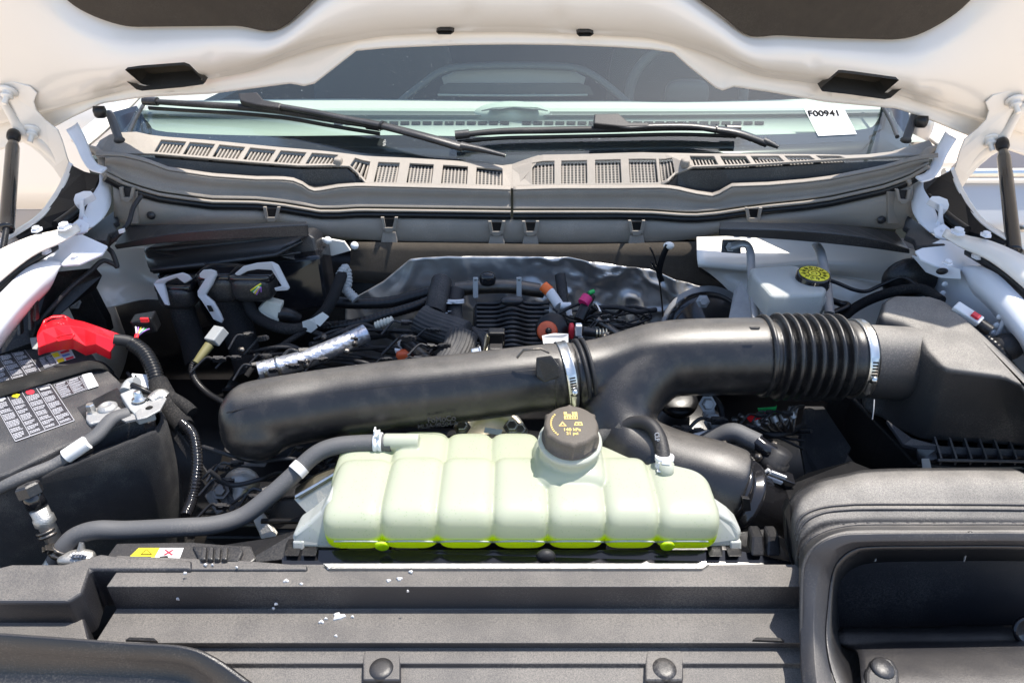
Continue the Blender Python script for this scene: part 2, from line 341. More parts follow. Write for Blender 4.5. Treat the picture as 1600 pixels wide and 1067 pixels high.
for i, px in enumerate(cols):
    e = edge(px); c_ = min(smooth_line(crease, px), e-6); p_ = smooth_line(padl, px, 24)
    ts = [0, .15, .5, .85, 1]
    line = [(e, 0), (e-1.2, .003), (e-3, .0045), (e-min(7, (e-c_)*.4), .0045), (e-min(9, (e-c_)*.5), .0015), (e-(e-c_)*.8, .001), (c_, .001), (c_-1.5, .008), (c_-4, .0125), (c_-11, .0145)]
    top = min(p_, c_-24)
    n2 = 26; bulge = .018+.012*math.exp(-((px-230)/90)**2)+.012*math.exp(-((px-1400)/90)**2)
    for k in range(1, n2+1):
        t = k/n2; y_ = (c_-11)+(top+2-(c_-11))*t
        q = .0145+bulge*math.sin(math.pi*min(1, t*1.02))**.8-.016*sstep(.8, 1, t)
        # pressed details: shallow ribs beside the openings and dimples near the crest
        for cx, cy, sx, sy, am in ((188, 122, 5, 22, .005), (1420, 132, 6, 24, .006), (340, 72, 5, 10, -.004), (1262, 82, 5, 10, -.004), (735, 15, 14, 22, -.004), (872, 18, 12, 20, -.004), (600, 60, 12, 6, .004), (1018, 52, 10, 6, .004)):
            q += am*math.exp(-((px-cx)/sx)**2-((y_-cy)/sy)**2)
        line.append((y_, q))
    yb = top+2
    for k in range(1, 30):
        line.append((yb-k*10, .0, ))
    col = []
    for j, (y_, o_) in enumerate(line):
        q = hp(px, y_, o_); 
        # the hood sides curl forward a little toward the fenders
        s_ = max(0, abs(px-800)-640)/500; q = q+HN*(s_*s_*.10)
        col.append(q)
    nr = len(col); vs += col
fs = [(i*nr+j, (i+1)*nr+j, (i+1)*nr+j+1, i*nr+j+1) for i in range(len(cols)-1) for j in range(nr-1)]
holes = [[(200, 103), (204, 99), (225, 96), (292, 91), (300, 94), (321, 115), (318, 118), (290, 122), (234, 127), (226, 125)],
         [(1306, 103), (1312, 103), (1330, 105), (1395, 114), (1400, 119), (1378, 138), (1370, 140), (1320, 133), (1284, 129), (1281, 125)],
         [(686, 38), (689, 36), (704, 36), (708, 38), (704, 41), (689, 41)], [(902, 41), (905, 39), (919, 39), (923, 41), (919, 44), (905, 44)]]
def cut(bm, o_):
    bmesh.ops.recalc_face_normals(bm, faces=bm.faces)
    for poly in holes:
        P = [hp(*p, .015)-o_ for p in poly]; c = up_at(P); R_ = max((q-c).length for q in P)*1.3+.02
        cc = CAM-o_
        for k in range(len(P)):
            a, b = P[k], P[(k+1) % len(P)]; nrm = (a-cc).cross(b-cc).normalized()
            if nrm.dot(c-a) < 0: nrm = -nrm
            fl = [f for f in bm.faces if (f.calc_center_median()-c).length < R_]
            gs = set(fl); 
            for f in fl: gs.update(f.edges); gs.update(f.verts)
            bmesh.ops.bisect_plane(bm, geom=list(gs), plane_co=a, plane_no=nrm, dist=1e-6)
        dead = []
        for f in bm.faces:
            m_ = f.calc_center_median()
            if (m_-c).length < R_ and all((lambda nn: (nn if nn.dot(c-P[k]) > 0 else -nn).dot(m_-P[k]) > -1e-7)((P[k]-cc).cross(P[(k+1) % len(P)]-cc).normalized()) for k in range(len(P))): dead.append(f)
        bmesh.ops.delete(bm, geom=dead, context='FACES')
mb = MB().add(vs, fs)
inner = mb.build("inner_panel", "white_paint", hood, fn=cut)
# folded rear flange and outer skin behind
mb = MB()
for i in range(len(cols)): pass
row = [hp(px, edge(px), 0) for px in cols]; row2 = [q-HN*.012 for q in row]; row3 = [q-HN*.05+HV*.05 for q in row]
mb.add(row+row2+row3, [(k*len(row)+i, k*len(row)+i+1, (k+1)*len(row)+i+1, (k+1)*len(row)+i) for k in (0, 1) for i in range(len(row)-1)])
a, b = hp(-330, 150, -.075), hp(1940, 150, -.075); up_ = HV*.03
mb2 = MB().loft([[Vector((x, 0, 0))+hp(800, 70, -.055-.0*abs(x))+HV*v-Vector((hp(800, 70).x, 0, 0)) for x in (-.92, -.5, 0, .5, .92)] for v in (.03, .15, .28, .40)], 4, 3)
mb.build("rear_flange", "white_paint", hood); mb2.build("outer_skin", "white_paint", hood)
# insulation pads
for nm, xs, rg in (("insulation_pad", range(-60, 560, 10), 0), ("insulation_pad", range(1040, 1700, 10), 1)):
    r0 = []; r1 = []; r2 = []; r3 = []
    for px in xs:
        y_ = smooth_line(padl, px, 18)+1.5
        r0.append(hp(px, y_, .004)); r1.append(hp(px, y_-1.5, .011)); r2.append(hp(px, y_-8, .014)); r3.append(hp(px, -260, .016))
    n = len(r0); g_ = MB().add(r0+r1+r2+r3, [(k*n+i, k*n+i+1, (k+1)*n+i+1, (k+1)*n+i) for k in range(3) for i in range(n-1)])
    g_.build(nm, "felt", hood)
for poly in holes:
    k = 1 if len(poly) > 8 else 1.5; c = up_at([hp(*p, .015) for p in poly]); P0 = [c+(hp(*p, .015)-c)*(1.12 if k == 1 else 1.25) for p in poly]
    a_ = [p+HN*.014 for p in P0]; b_ = [p-HN*.045 for p in P0]; n = len(a_)
    MB().add(a_+b_, [(i, (i+1) % n, n+(i+1) % n, n+i) for i in range(n)]+[list(range(n, 2*n))], False).build("cavity_shade", "felt", hood)  # dark brown box added to put shade inside the openings
# bump stops (top-level would move with the hood: parts)
for px, py in ((162, 164), (1434, 179)):
    p = hp(px, py, .02); ax = (Vector((0, -.15, -1))).normalized()
    MB().lathe(p, ax, [(.0095, -.008), (.0115, 0), (.0105, .009), (.0075, .013), (.004, .0135), (.0035, .009)], n=20).build("bump_stop", "satin_black", hood)
# hinges: plate bolted to the hood, strut mount
def hinge(sgn, label):
    X = (lambda px: px) if sgn < 0 else (lambda px: 1598-px)
    yo = 0 if sgn < 0 else 14
    Q = lambda px, py, o_: hp(X(px), py+yo, o_)
    t = bpy.data.objects.new("hood_hinge", None); C.objects.link(t); t.parent = hood; ORG[t.name] = Q(60, 190, .03); t.location = ORG[t.name]-ORG[hood.name]; t["label"] = label
    pl_ = [(-30, 112), (0, 113), (35, 113), (60, 120), (71, 131), (66, 144), (70, 158), (84, 172), (104, 186), (112, 202), (120, 225), (128, 245), (134, 262), (126, 276), (112, 262), (98, 240), (80, 222), (64, 210), (48, 202), (34, 184), (22, 160), (8, 142), (-30, 130)]
    P = [Q(px, py, .034+.012*sstep(150, 240, py)) for px, py in pl_]
    MB().prism(P, -HN*.003).build("hinge_plate", "white_paint", t, bevel=.0012)
    # stiffening flange turned towards the viewer along the outer edge
    Lo = [(-30, 130), (8, 142), (22, 160), (34, 184), (48, 202), (64, 210), (80, 222), (98, 240), (112, 262), (124, 276)]
    r1 = [Q(px, py, .034) for px, py in Lo]; r2 = [Q(px+5, py-4, .046) for px, py in Lo]; r3 = [Q(px+13-3*math.sin(k), py-12, .040) for k, (px, py) in enumerate(Lo)]
    MB().loft([r3, r2, r1], 3, 2).build("flange", "white_paint", t, solid=.002)
    # lower arm reaching down to the fender
    lo = [(104, 205), (118, 228), (128, 250), (140, 266), (158, 272)]
    yy = lambda k: 1.27-.03*k
    P1 = [at(X(px), py+yo, yy(k)) for k, (px, py) in enumerate(lo)]; P2 = [at(X(px+10-k*1.5), py+yo-6+k*1, yy(k)+.012) for k, (px, py) in enumerate(lo)]; P3 = [at(X(px+16-k*1.5), py+yo-12+k*1, yy(k)+.03) for k, (px, py) in enumerate(lo)]
    MB().loft([P1, P2, P3], 5, 2).build("hinge_arm", "primer_white", t, solid=.003)
    for px, py in ((28, 126), (66, 186)):
        p = Q(px, py, .036); ax = (HN+Vector((0, -.1, -.5))).normalized()
        MB().lathe(p, ax, [(.0155, 0), (.0155, .002), (.0125, .004), (.0085, .005), (.0085, .010), (.0105, .0115), (.0075, .014), (.0045, .0145), (.0045, .028), (.003, .0285)], n=20).build("bolt", "white_paint", t)
    return t
hinge(-1, "white painted hood hinge at the battery side, its gas strut hanging below")
hinge(1, "white painted hood hinge at the air box side, its gas strut hanging below")
def strut(sgn, pts, label):
    (x0, y0), (x1, y1), (x2, y2) = pts
    a = hp(x0, y0, .05); b = at(x1, y1, 1.02); c = at(x2, y2, .93)
    t = thing("gas_strut", label, "gas strut", c)
    d = (b-a).normalized(); r = .0115
    MB().lathe(a-d*.004, d, [(.004, 0), (.0100, .001), (.0110, .006), (.0110, .018), (.0085, .021), (.0085, .026), (.006, .028)], n=20).build("ball_socket", "satin_black", t)
    L = (b-a).length
    MB().lathe(a+d*.024, d, [(.006, 0), (.0075, .004), (.0100, .022), (.0108, .026), (.0108, L-.03), (.011, L-.028), (.004, L-.027)], n=28).build("cylinder", "gloss_black", t)
    MB().tube([b-d*.005, c], .0045, n=12, smoothpath=False).build("piston_rod", "satin_black", t)
strut(-1, [(41, 186), (10, 360), (-10, 470)], "black gas strut rising to the hinge on the battery side")
strut(1, [(1547, 199), (1585, 395), (1608, 520)], "black gas strut rising to the hinge on the air box side")
# ================================================================ WINDSHIELD, dash, cabin
ws = thing("windshield", "wide windshield under the raised hood with dust specks and black lower band", "windshield", at(800, 235, 1.55))
WN = Vector((0, -.514, .857)).normalized(); W0 = at(800, 240, 1.56)
def wp(px, py, off=0):
    r = ray(px, py); t = (W0-CAM).dot(WN)/r.dot(WN); return CAM+r*t+WN*off
out = [(150, 262), (204, 190), (235, 120), (300, 30), (1310, 30), (1372, 120), (1400, 190), (1450, 262)]
P = [wp(*p) for p in out]
MB().add(P, [list(range(len(P)))], False).build("glass_pane", "windshield_glass", ws)
band = [[wp(x, y, -.002) for x, y in r] for r in ([(213, 165), (232, 192), (260, 206), (420, 212), (620, 211), (800, 214), (1000, 212), (1200, 210), (1340, 203), (1370, 190), (1378, 160)], [(175, 175), (190, 215), (200, 240), (420, 260), (620, 268), (800, 275), (1000, 268), (1200, 262), (1400, 250), (1420, 215), (1420, 160)])]
MB().loft(band, 4, 1).build("black_band", "gloss_black", ws, solid=.001)
# parking permit style sticker
st = thing("windshield_sticker", "white stock number sticker reading F00941 on the windshield", "sticker", wp(1295, 190, .002))
Pq = [wp(*p, .002) for p in ((1254, 168), (1316, 167), (1338, 211), (1278, 214))]
MB().prism(Pq, WN*.0004).build("sticker_sheet", "sticker_white", st)
xd = (Pq[1]-Pq[0]); yd = (Pq[0]-Pq[3])
text("F00941", "number", "print_black", st, up_at([Pq[0], Pq[1]]).lerp(up_at([Pq[2], Pq[3]]), .27)+WN*.0018-xd*.07, .026, xd, yd, off_=.02)
mb = MB()
for k, wd in ((.52, .55), (.6, .4), (.8, .25)): 
    a = Pq[0].lerp(Pq[3], k)+(Pq[1]-Pq[0])*.12+WN*.0008; mb.prism([a, a+xd*wd, a+xd*wd+yd*-.02, a+yd*-.02], WN*.0002)
mb.build("small_print", "print_grey", st)
mb = MB()
for i in range(6):
    for j in range(6):
        if random.random() < .55:
            a = Pq[3].lerp(Pq[2], .72+i*.033)+yd*(.08+j*.045)+WN*.0008; mb.prism([a, a+xd*.03, a+xd*.03+yd*.04, a+yd*.04], WN*.0002)
# A pillars and mirrors / roof rim
for sg in (-1, 1):
    X = (lambda px: px) if sg < 0 else (lambda px: 1602-px)
    t = thing("windshield_pillar", "white pillar at the %s end of the windshield" % ("battery side" if sg < 0 else "air box side"), "car pillar", at(X(160), 225, 1.3))
    r = [[at(X(px), py, yy) for px, py, yy in row] for row in ([(112, 222, 1.75), (150, 192, 1.85), (190, 158, 2.0), (240, 105, 2.2), (300, 20, 2.4)], [(136, 232, 1.7), (166, 207, 1.8), (212, 162, 1.95), (258, 110, 2.15), (312, 30, 2.35)])]
    MB().loft(r, 5, 1).build("pillar_skin", "white_paint", t, solid=.01)
    MB().tube(A([(X(136), 233, 1.31), (X(150), 236, 1.28), (X(159), 246, 1.262), (X(161), 259, 1.25), (X(168), 274, 1.24), (X(186), 286, 1.235)]), .0075, n=14).build("cowl_end_roll", "cowl_plastic", t)
    MB().lathe(at(X(173), 182, 1.33), at(X(185), 215, 1.3)-at(X(173), 182, 1.33), [(.006, -.01), (.0075, 0), (.0075, .05), (.010, .055)], 14).build("stop_post", "rubber_grey", t)
    MB().tube(A([(X(200), 214, 1.42), (X(212), 186, 1.58), (X(238), 140, 1.85)]), .004).build("seal_strip", "rubber", t)
mir = thing("side_mirror", "round grey mirror back behind the bump stop on the air box side", "side mirror", at(1435, 200, 1.75))
MB().sell(at(1434, 202, 1.75), (.032, .03, .05), .8).build("mirror_housing", "car_silver", mir)
MB().tube(A([(1434, 210, 1.75), (1405, 230, 1.7), (1395, 240, 1.65)]), .012).build("mirror_arm", "satin_black", mir)
# dashboard: real surface running across the cabin
db = thing("dashboard", "sunlit pale green dashboard top seen through the windshield", "dashboard", at(800, 190, 1.75))
DZ = 1.365
r = [[at(px, py, z=DZ+dz) for px, py in row] for row, dz in (
    ([(150, 224), (500, 226), (800, 229), (1100, 226), (1450, 222)], -.02),
    ([(190, 208), (500, 209), (800, 211), (1100, 209), (1420, 206)], .0),
    ([(200, 182), (500, 183), (800, 184), (1100, 182), (1420, 180)], .0),
    ([(210, 179), (500, 181), (800, 182), (1100, 180), (1420, 177)], .01),
    ([(220, 176), (500, 177), (800, 178), (1100, 176), (1420, 173)], .008),
    ([(240, 166), (500, 165), (800, 160), (1100, 165), (1420, 160)], .0),
    ([(260, 152), (500, 156), (640, 160), (950, 160), (1100, 160), (1420, 149)], -.002)) if len(row) == 5] 
MB().loft(r, 6, 1).build("dash_top", "dash", db)
# raised instrument shelf behind it
r = [[at(px, py, z=z) for px, py in row] for row, z in (([(240, 171), (500, 170), (640, 172), (800, 173), (960, 173), (1100, 170), (1420, 167)], 1.366), ([(250, 160), (500, 157), (640, 158), (800, 160), (960, 160), (1100, 161), (1420, 152)], 1.374), ([(250, 158), (500, 155), (640, 156), (800, 158), (960, 158), (1100, 159), (1420, 150)], 1.36))]
MB().loft(r, 6, 1).build("dash_shelf", "dash", db)
r0 = [(205, 178.5), (500, 180), (800, 180.5), (1100, 179.5), (1420, 176)]; r1 = [(205, 173), (500, 173), (800, 174.5), (1100, 174), (1420, 171)]
MB().loft([[at(*p, z=DZ+.012) for p in r0], [at(*p, z=DZ+.013) for p in r1]], 6).build("dash_groove", "dash_dark", db, solid=.002)
mbs = MB()
for k in range(40):
    px = 522+17.3*k
    if 785 < px < 815: continue
    if px > 1195: break
    P = [at(x_, y_, z=DZ+.0025) for x_, y_ in ((px, 195), (px+14, 195), (px+14, 190.5), (px, 190.5))]
    MB().prism(P, Vector((0, 0, .001))).build("defrost_slot", "print_black", db)
# speaker mound on dash
c_ = at(800, 178, z=DZ+.01)
MB().sell(c_, (.10, .05, .03), 1).build("speaker_mound", "dash", db); 
MB().loft([[at(x_, y_, z=DZ+.03) for x_, y_ in ((752, 173), (780, 166), (800, 163), (830, 166), (856, 173))], [at(x_, y_, z=DZ+.035) for x_, y_ in ((765, 171), (785, 170), (800, 168), (820, 170), (840, 171))]], 5).build("speaker_slot", "dash_dark", db, solid=.002)
# centre display hood (arched frame)
cd = thing("dash_display", "dark arched display frame standing on the middle of the dashboard", "display", at(800, 160, 2.2))
MB().tube(A([(618, 166, 2.15), (650, 140, 2.18), (690, 112, 2.2), (730, 105, 2.22), (800, 103, 2.22), (880, 105, 2.22), (915, 112, 2.2), (950, 135, 2.18), (985, 165, 2.15)]), .017, flat=.6, n=16).build("arch_frame", "dash_dark", cd)
MB().prism(A([(690, 122, 2.24), (720, 109, 2.24), (890, 109, 2.24), (915, 122, 2.24), (908, 150, 2.24), (700, 150, 2.24)]), (0, .02, 0)).build("screen", "grey_plastic", cd)
MB().prism(A([(688, 136, 2.22), (700, 131, 2.22), (905, 131, 2.22), (922, 136, 2.22), (928, 149, 2.22), (684, 149, 2.22)]), (0, .01, 0)).build("mesh_panel", "dash_dark", cd)
MB().tube(A([(684, 149, 2.2), (800, 150, 2.2), (918, 149, 2.2)]), .0035).build("lower_trim", "dash", cd)
# seats, wheel, cabin back wall
for i, (x0, lb) in enumerate(((600, "dark seat behind the dashboard on the battery side"), (1060, "dark seat behind the steering wheel"))):
    t = thing("car_seat", lb, "car seat", at(x0, 160, 2.75))
    c_ = at(x0, 120, 2.75)
    MB().sell(c_+Vector((0, 0, -.12)), (.27, .08, .33), .55).build("backrest", "seat_dark", t); MB().sell(c_+Vector((0, .02, .3)), (.14, .05, .09), .6).build("headrest", "seat_dark", t)
sw = thing("steering_wheel", "dark steering wheel rim seen through the glass", "steering wheel", at(1090, 150, 2.3))
c_ = at(1072, 150, 2.3); MB().tube([c_+Vector((math.cos(a)*.185, .02*math.sin(a), math.sin(a)*.16)) for a in [math.pi*2*k/24 for k in range(25)]], .016).build("rim", "dash_dark", sw)
MB().sell(c_, (.07, .03, .05), .6).build("hub", "dash_dark", sw)
cb = thing("cabin_shell", "dark cabin interior behind the windshield", "car interior", Vector((0, 3, 1)))
MB().loft([[Vector((x, y, z)) for x in (-.95, -.4, .4, .95)] for y, z in ((3.6, .9), (3.6, 1.75), (3.4, 1.95), (2.6, 2.0), (2.1, 1.86))], 4, 3).build("rear_wall_and_roof_lining", "seat_dark", cb)
MB().loft([[Vector((x, y, z)) for x in (-.85, 0, .85)] for y, z in ((2.05, 1.3), (2.1, .8), (3.6, .8))], 4).build("cabin_floor", "seat_dark", cb)
for sg in (-1, 1): MB().prism([Vector((sg*.95, 1.6, .7)), Vector((sg*.95, 3.6, .7)), Vector((sg*.95, 3.6, 1.32)), Vector((sg*.95, 1.6, 1.32))], (sg*.05, 0, 0)).build("door_panel", "seat_dark", cb)
rf = MB().loft([[Vector((x, y, z)) for x in (-.8, 0, .8)] for y, z in ((2.08, 1.71+.03), (2.25, 1.95), (2.8, 2.08), (3.7, 2.05))], 4, 3).build("roof", "white_paint"); tag(rf, "white truck roof above the cabin", "car roof")
# ================================================================ COWL
T_ = [(150, 228), (175, 212), (205, 207), (240, 215), (330, 222), (430, 232), (500, 238), (570, 246), (640, 249), (720, 254), (785, 261), (800, 259), (842, 244), (900, 243), (1000, 240), (1100, 243), (1200, 244), (1280, 245), (1340, 247), (1400, 240), (1450, 222)]
B_ = [(150, 243), (235, 243), (400, 257), (470, 262), (543, 261), (556, 272), (573, 292), (700, 294), (800, 297), (870, 295), (1038, 293), (1050, 280), (1066, 264), (1150, 262), (1250, 256), (1330, 251), (1460, 245)]
Tf, Bf = pl(T_), pl(B_)
YT = lambda px: 1.52-.20*S(px)**2
YB = lambda px: (1.455 if 560 < px < 1052 else 1.475)-.20*S(px)**2
def SP(px, v, off=0, sl=0):
    """cowl top strip, v=0 rear edge .. 1 front edge"""
    a = at(px, Tf(px), YT(px)); b = at(px, Bf(px), YB(px)); return a.lerp(b, v)+Vector((0, 0, off))
cowl_l = thing("cowl_cover", "battery side half of the cowl cover below the windshield, with grilles", "cowl cover", SP(500, .5))
cowl_r = thing("cowl_cover", "air box side half of the cowl cover below the windshield, with grilles", "cowl cover", SP(1100, .5))
vents = [(247, 286), (292, 331), (338, 378), (386, 426), (434, 474), (483, 524), (551, 575), (588, 622), (638, 676), (691, 730), (744, 785), (832, 866), (877, 917), (930, 970), (983, 1026), (1031, 1052), (1080, 1118), (1128, 1168), (1176, 1220), (1229, 1268), (1278, 1315)]
skew = lambda px, v: (-(v-.5)*16*sstep(0, 1, (830-px)/400) if px < 830 else (v-.5)*14*sstep(0, 1, (px-860)/400))
xs = [150, 165, 180, 205, 225]
for a, b in vents: xs += [a, (a+b)/2, b]
xs += [1330, 1360, 1400, 1430, 1460, 800]; xs = sorted(set(xs))
def inv(px): return any(a <= px <= b for a, b in vents)
vv = [0, .2, .88, 1]
for half, par in ((0, cowl_l), (1, cowl_r)):
    X_ = [x for x in xs if (x <= 800) == (half == 0) or x == 800]
    mb = MB(); pts = [[SP(x+skew(x, v) if 0 < v < 1 or v in (0, 1) else x, v) for v in vv] for x in X_]
    for i in range(len(X_)-1):
        mid = (X_[i]+X_[i+1])/2
        for j in range(3):
            if j == 1 and inv(mid): continue
            mb.add([pts[i][j], pts[i+1][j], pts[i+1][j+1], pts[i][j+1]], [(0, 1, 2, 3)], False)
    mb.build("top_rail", "cowl_plastic", par, solid=.005, doubles=True, bevel=.0012)
for a, b in vents:
    par = cowl_l if b < 800 else cowl_r
    big = (560 < a < 1052)
    mb = MB(); n = max(3, int((b-a)/5.2)); dn = Vector((0, 0, -.003))
    for k in range(n):
        x0 = a+(b-a)*(k+.3)/n; x1 = a+(b-a)*(k+.7)/n
        q = [SP(x+skew(x, v), v)+dn for x, v in ((x0, .2), (x1, .2), (x1, .88), (x0, .88))]
        mb.prism(q, (0, 0, -.006))
    if big:
        for k in range(1, 9):
            v = .2+.68*k/9; q = [SP(a, v), SP(b, v), SP(b, v+.022), SP(a, v+.022)]; mb.prism([p+dn*1.3 for p in q], (0, 0, -.003))
    vg = mb.build("vent_grille", "cowl_plastic", par)
    # recessed shaft walls
    q = [SP(x+skew(x, v), v)+Vector((0, 0, -.004)) for x, v in ((a, .2), (b, .2), (b, .88), (a, .88))]
    w4 = MB(); lo = [p+Vector((0, 0, -.03)) for p in q]; w4.add(q+lo, [(0, 1, 5, 4), (1, 2, 6, 5), (2, 3, 7, 6), (3, 0, 4, 7), (4, 5, 6, 7)], False).build("vent_shaft", "satin_black", par)
# caps on the rail
for px, par in ((529, cowl_l), (1070, cowl_r)):
    p = SP(px, .75, .004); MB().sell(p, (.009, .012, .010), .6).build("clip_knob", "cowl_plastic", par)
# front apron of the cowl: rim, face, seal lip
RA = [(150, 243), (190, 244), (225, 252), (262, 266), (330, 276), (400, 281), (440, 281), (465, 284), (482, 296), (491, 299), (502, 298), (530, 293), (560, 291), (640, 293), (720, 295), (800, 297), (870, 295), (960, 295), (1040, 294), (1060, 297), (1085, 303), (1113, 307), (1125, 303), (1142, 292), (1200, 290), (1260, 285), (1300, 280), (1380, 264), (1430, 250), (1462, 245)]
RAf = pl(RA); YA = lambda px: 1.435-.20*S(px)**2
RB = [(162, 272), (190, 287), (215, 296), (250, 306), (330, 317), (400, 318), (440, 322), (470, 327), (500, 332), (530, 332), (560, 330), (640, 331), (720, 332), (800, 333), (880, 333), (960, 333), (1020, 334), (1060, 337), (1085, 338), (1120, 335), (1160, 329), (1200, 324), (1260, 318), (1300, 312), (1380, 294), (1420, 280), (1452, 262)]
RBf = pl(RB); YBm = lambda px: 1.415-.20*S(px)**2
for half, par in ((0, cowl_l), (1, cowl_r)):
    rng = [x for x in [150+14*k for k in range(95)]+[491, 482, 502, 798, 802, 1113, 1125] if (x < 800) == (half == 0)]; rng.sort()
    basin = [[SP(x, 1, -.004) for x in rng], [at(x, Bf(x)+max(0, RAf(x)-Bf(x))*.72, YB(x)-.006)+Vector((0, 0, -.004)) for x in rng], [at(x, RAf(x)-max(0, min(4, (RAf(x)-Bf(x))*.6)), YA(x)+.012)+Vector((0, 0, -.004)) for x in rng]]
    MB().loft(basin, 1, 1, smooth=False).build("drain_channel", "black_plastic", par)  # black instead of cowl plastic: the basin's shade is put into the colour
    rim = [[at(x, RAf(x)-3.5, YA(x)+.006) for x in rng], [at(x, RAf(x)-1, YA(x)) for x in rng], [at(x, RAf(x)+1.2, YA(x)-.003) for x in rng]]
    MB().loft(rim, 1, 2).build("rim", "cowl_plastic", par, solid=.003)
    rng2 = [x for x in rng if 160 < x < 1455]
    face = [[at(x, RAf(x)+1, YA(x)-.003) for x in rng2], [at(x, (RAf(x)+RBf(x))/2, YA(x)-.002+.006) for x in rng2], [at(x, RBf(x)-6, YBm(x)+.006) for x in rng2]]
    MB().loft(face, 1, 2).build("front_face", "cowl_plastic", par, solid=.003)
    MB().tube([at(x, RBf(x)-1.5, YBm(x)-.002) for x in rng2], .0042, n=8, sub=1, smoothpath=False, flat=.8).build("seal_lip", "cowl_plastic", par)
    MB().tube([at(x, RBf(x)+5, YBm(x)+.002) for x in rng2], .0075, n=8, sub=1, smoothpath=False).build("foam_seal", "satin_black", par)
# dark raised triangle pads at the basin ends are formed by the basin; centre seam
MB().prism([SP(798, 0, .001), SP(842, 0, .001), SP(846, .06, .001), SP(804, 1, .001)], (0, 0, .0015)).build("seam_strip", "cowl_plastic", cowl_r, bevel=.0006)
# lower tray wall
tray = thing("cowl_tray", "brownish black plenum wall with clips hanging below the cowl cover", "cowl panel", at(800, 375, 1.4))
TB = [(185, 345), (200, 352), (300, 352), (400, 351), (460, 355), (485, 364), (520, 371), (600, 377), (700, 379), (800, 380), (900, 380), (1000, 380), (1060, 377), (1100, 371), (1135, 360), (1200, 352), (1300, 352), (1370, 356), (1405, 358), (1430, 350)]
TBf = pl(TB); xs2 = [178+13*k for k in range(97)]
xs2 = [x for x in xs2 if x < 1432]
rows_ = [[at(x, RBf(x)+6, YBm(x)+.012) for x in xs2], [at(x, RBf(x)+13, YBm(x)-.002) for x in xs2], [at(x, (RBf(x)+10+TBf(x))/2, YBm(x)-.008) for x in xs2], [at(x, TBf(x)-2, YBm(x)-.004) for x in xs2], [at(x, TBf(x), YBm(x)+.006) for x in xs2], [at(x, TBf(x)-2, YBm(x)+.06) for x in xs2]]
MB().loft(rows_, 1, 2).build("tray_wall", "cowl_plastic", tray, solid=.003)
for px, py, sx in ((424, 336, 1), (608, 352, 1), (776, 358, 1), (829, 358, 1), (995, 357, 1), (1178, 337, 1), (198, 305, .9), (1412, 308, .9)):
    yy = YBm(px)-.018; u = 11*sx
    mb = MB()
    for a, b in (((px-u, py-12), (px-u+4, py+8)), ((px+u, py-12), (px+u-4, py+8))):
        q = [at(a[0]-2.5, a[1], yy), at(a[0]+2.5, a[1], yy), at(b[0]+2.5, b[1], yy), at(b[0]-2.5, b[1], yy)]; mb.prism(q, (0, .006, 0))
    q = [at(px-u+2, py+4, yy-.001), at(px+u-2, py+4, yy-.001), at(px+u-6, py+11, yy-.001), at(px-u+6, py+11, yy-.001)]; mb.prism(q, (0, .008, 0))
    c1 = mb.build("clip", "cowl_plastic", tray, bevel=.0008)
    q = [at(px-u+3, py-10, yy+.004), at(px+u-3, py-10, yy+.004), at(px+u-6, py+4, yy+.004), at(px-u+6, py+4, yy+.004)]; MB().prism(q, (0, .004, 0)).build("clip_recess", "satin_black", tray)
    if 560 < px < 1050:
        q = [at(px-10, py+11, yy+.006), at(px+10, py+11, yy+.006), at(px+13, TBf(px)+2, yy+.002), at(px-13, TBf(px)+2, yy+.002)]; MB().prism(q, (0, .012, 0)).build("clip_foot", "cowl_plastic", tray, bevel=.001)
for px, py in ((236, 337), (1377, 344)):
    MB().sell(at(px, py, YBm(px)-.012), (.008, .006, .008), 1).build("push_pin", "black_plastic", tray)
for px in (205, 1398):
    q = [at(px-10, 300, YBm(px)-.004), at(px+8, 300, YBm(px)-.004), at(px+10, 350, YBm(px)-.01), at(px-10, 350, YBm(px)-.01)]; MB().prism(q, (0, .01, 0)).build("upright_rib", "cowl_plastic", tray, bevel=.001)
# braces across the corners
def brace(label, top, bot, low, y0, y1):
    r = [[at(x, y, y0) for x, y in top], [at(x, y, y1) for x, y in bot], [at(x, y, y1) for x, y in low]]
    o = MB().loft(r, 3, 1, smooth=False).build("corner_brace", "black_plastic", solid=.006, bevel=.002); return tag(o, label, "brace")
brace("long black corner brace below the cowl on the battery side", [(196, 352), (300, 350), (400, 349), (478, 346)], [(178, 384), (260, 366), (370, 357), (480, 351)], [(182, 390), (260, 380), (370, 374), (482, 370)], 1.24, 1.17)
brace("long black corner brace below the cowl on the air box side", [(1125, 346), (1200, 348), (1300, 350), (1400, 362)], [(1124, 357), (1240, 360), (1350, 370), (1422, 390)], [(1124, 369), (1240, 376), (1350, 387), (1422, 397)], 1.24, 1.17)
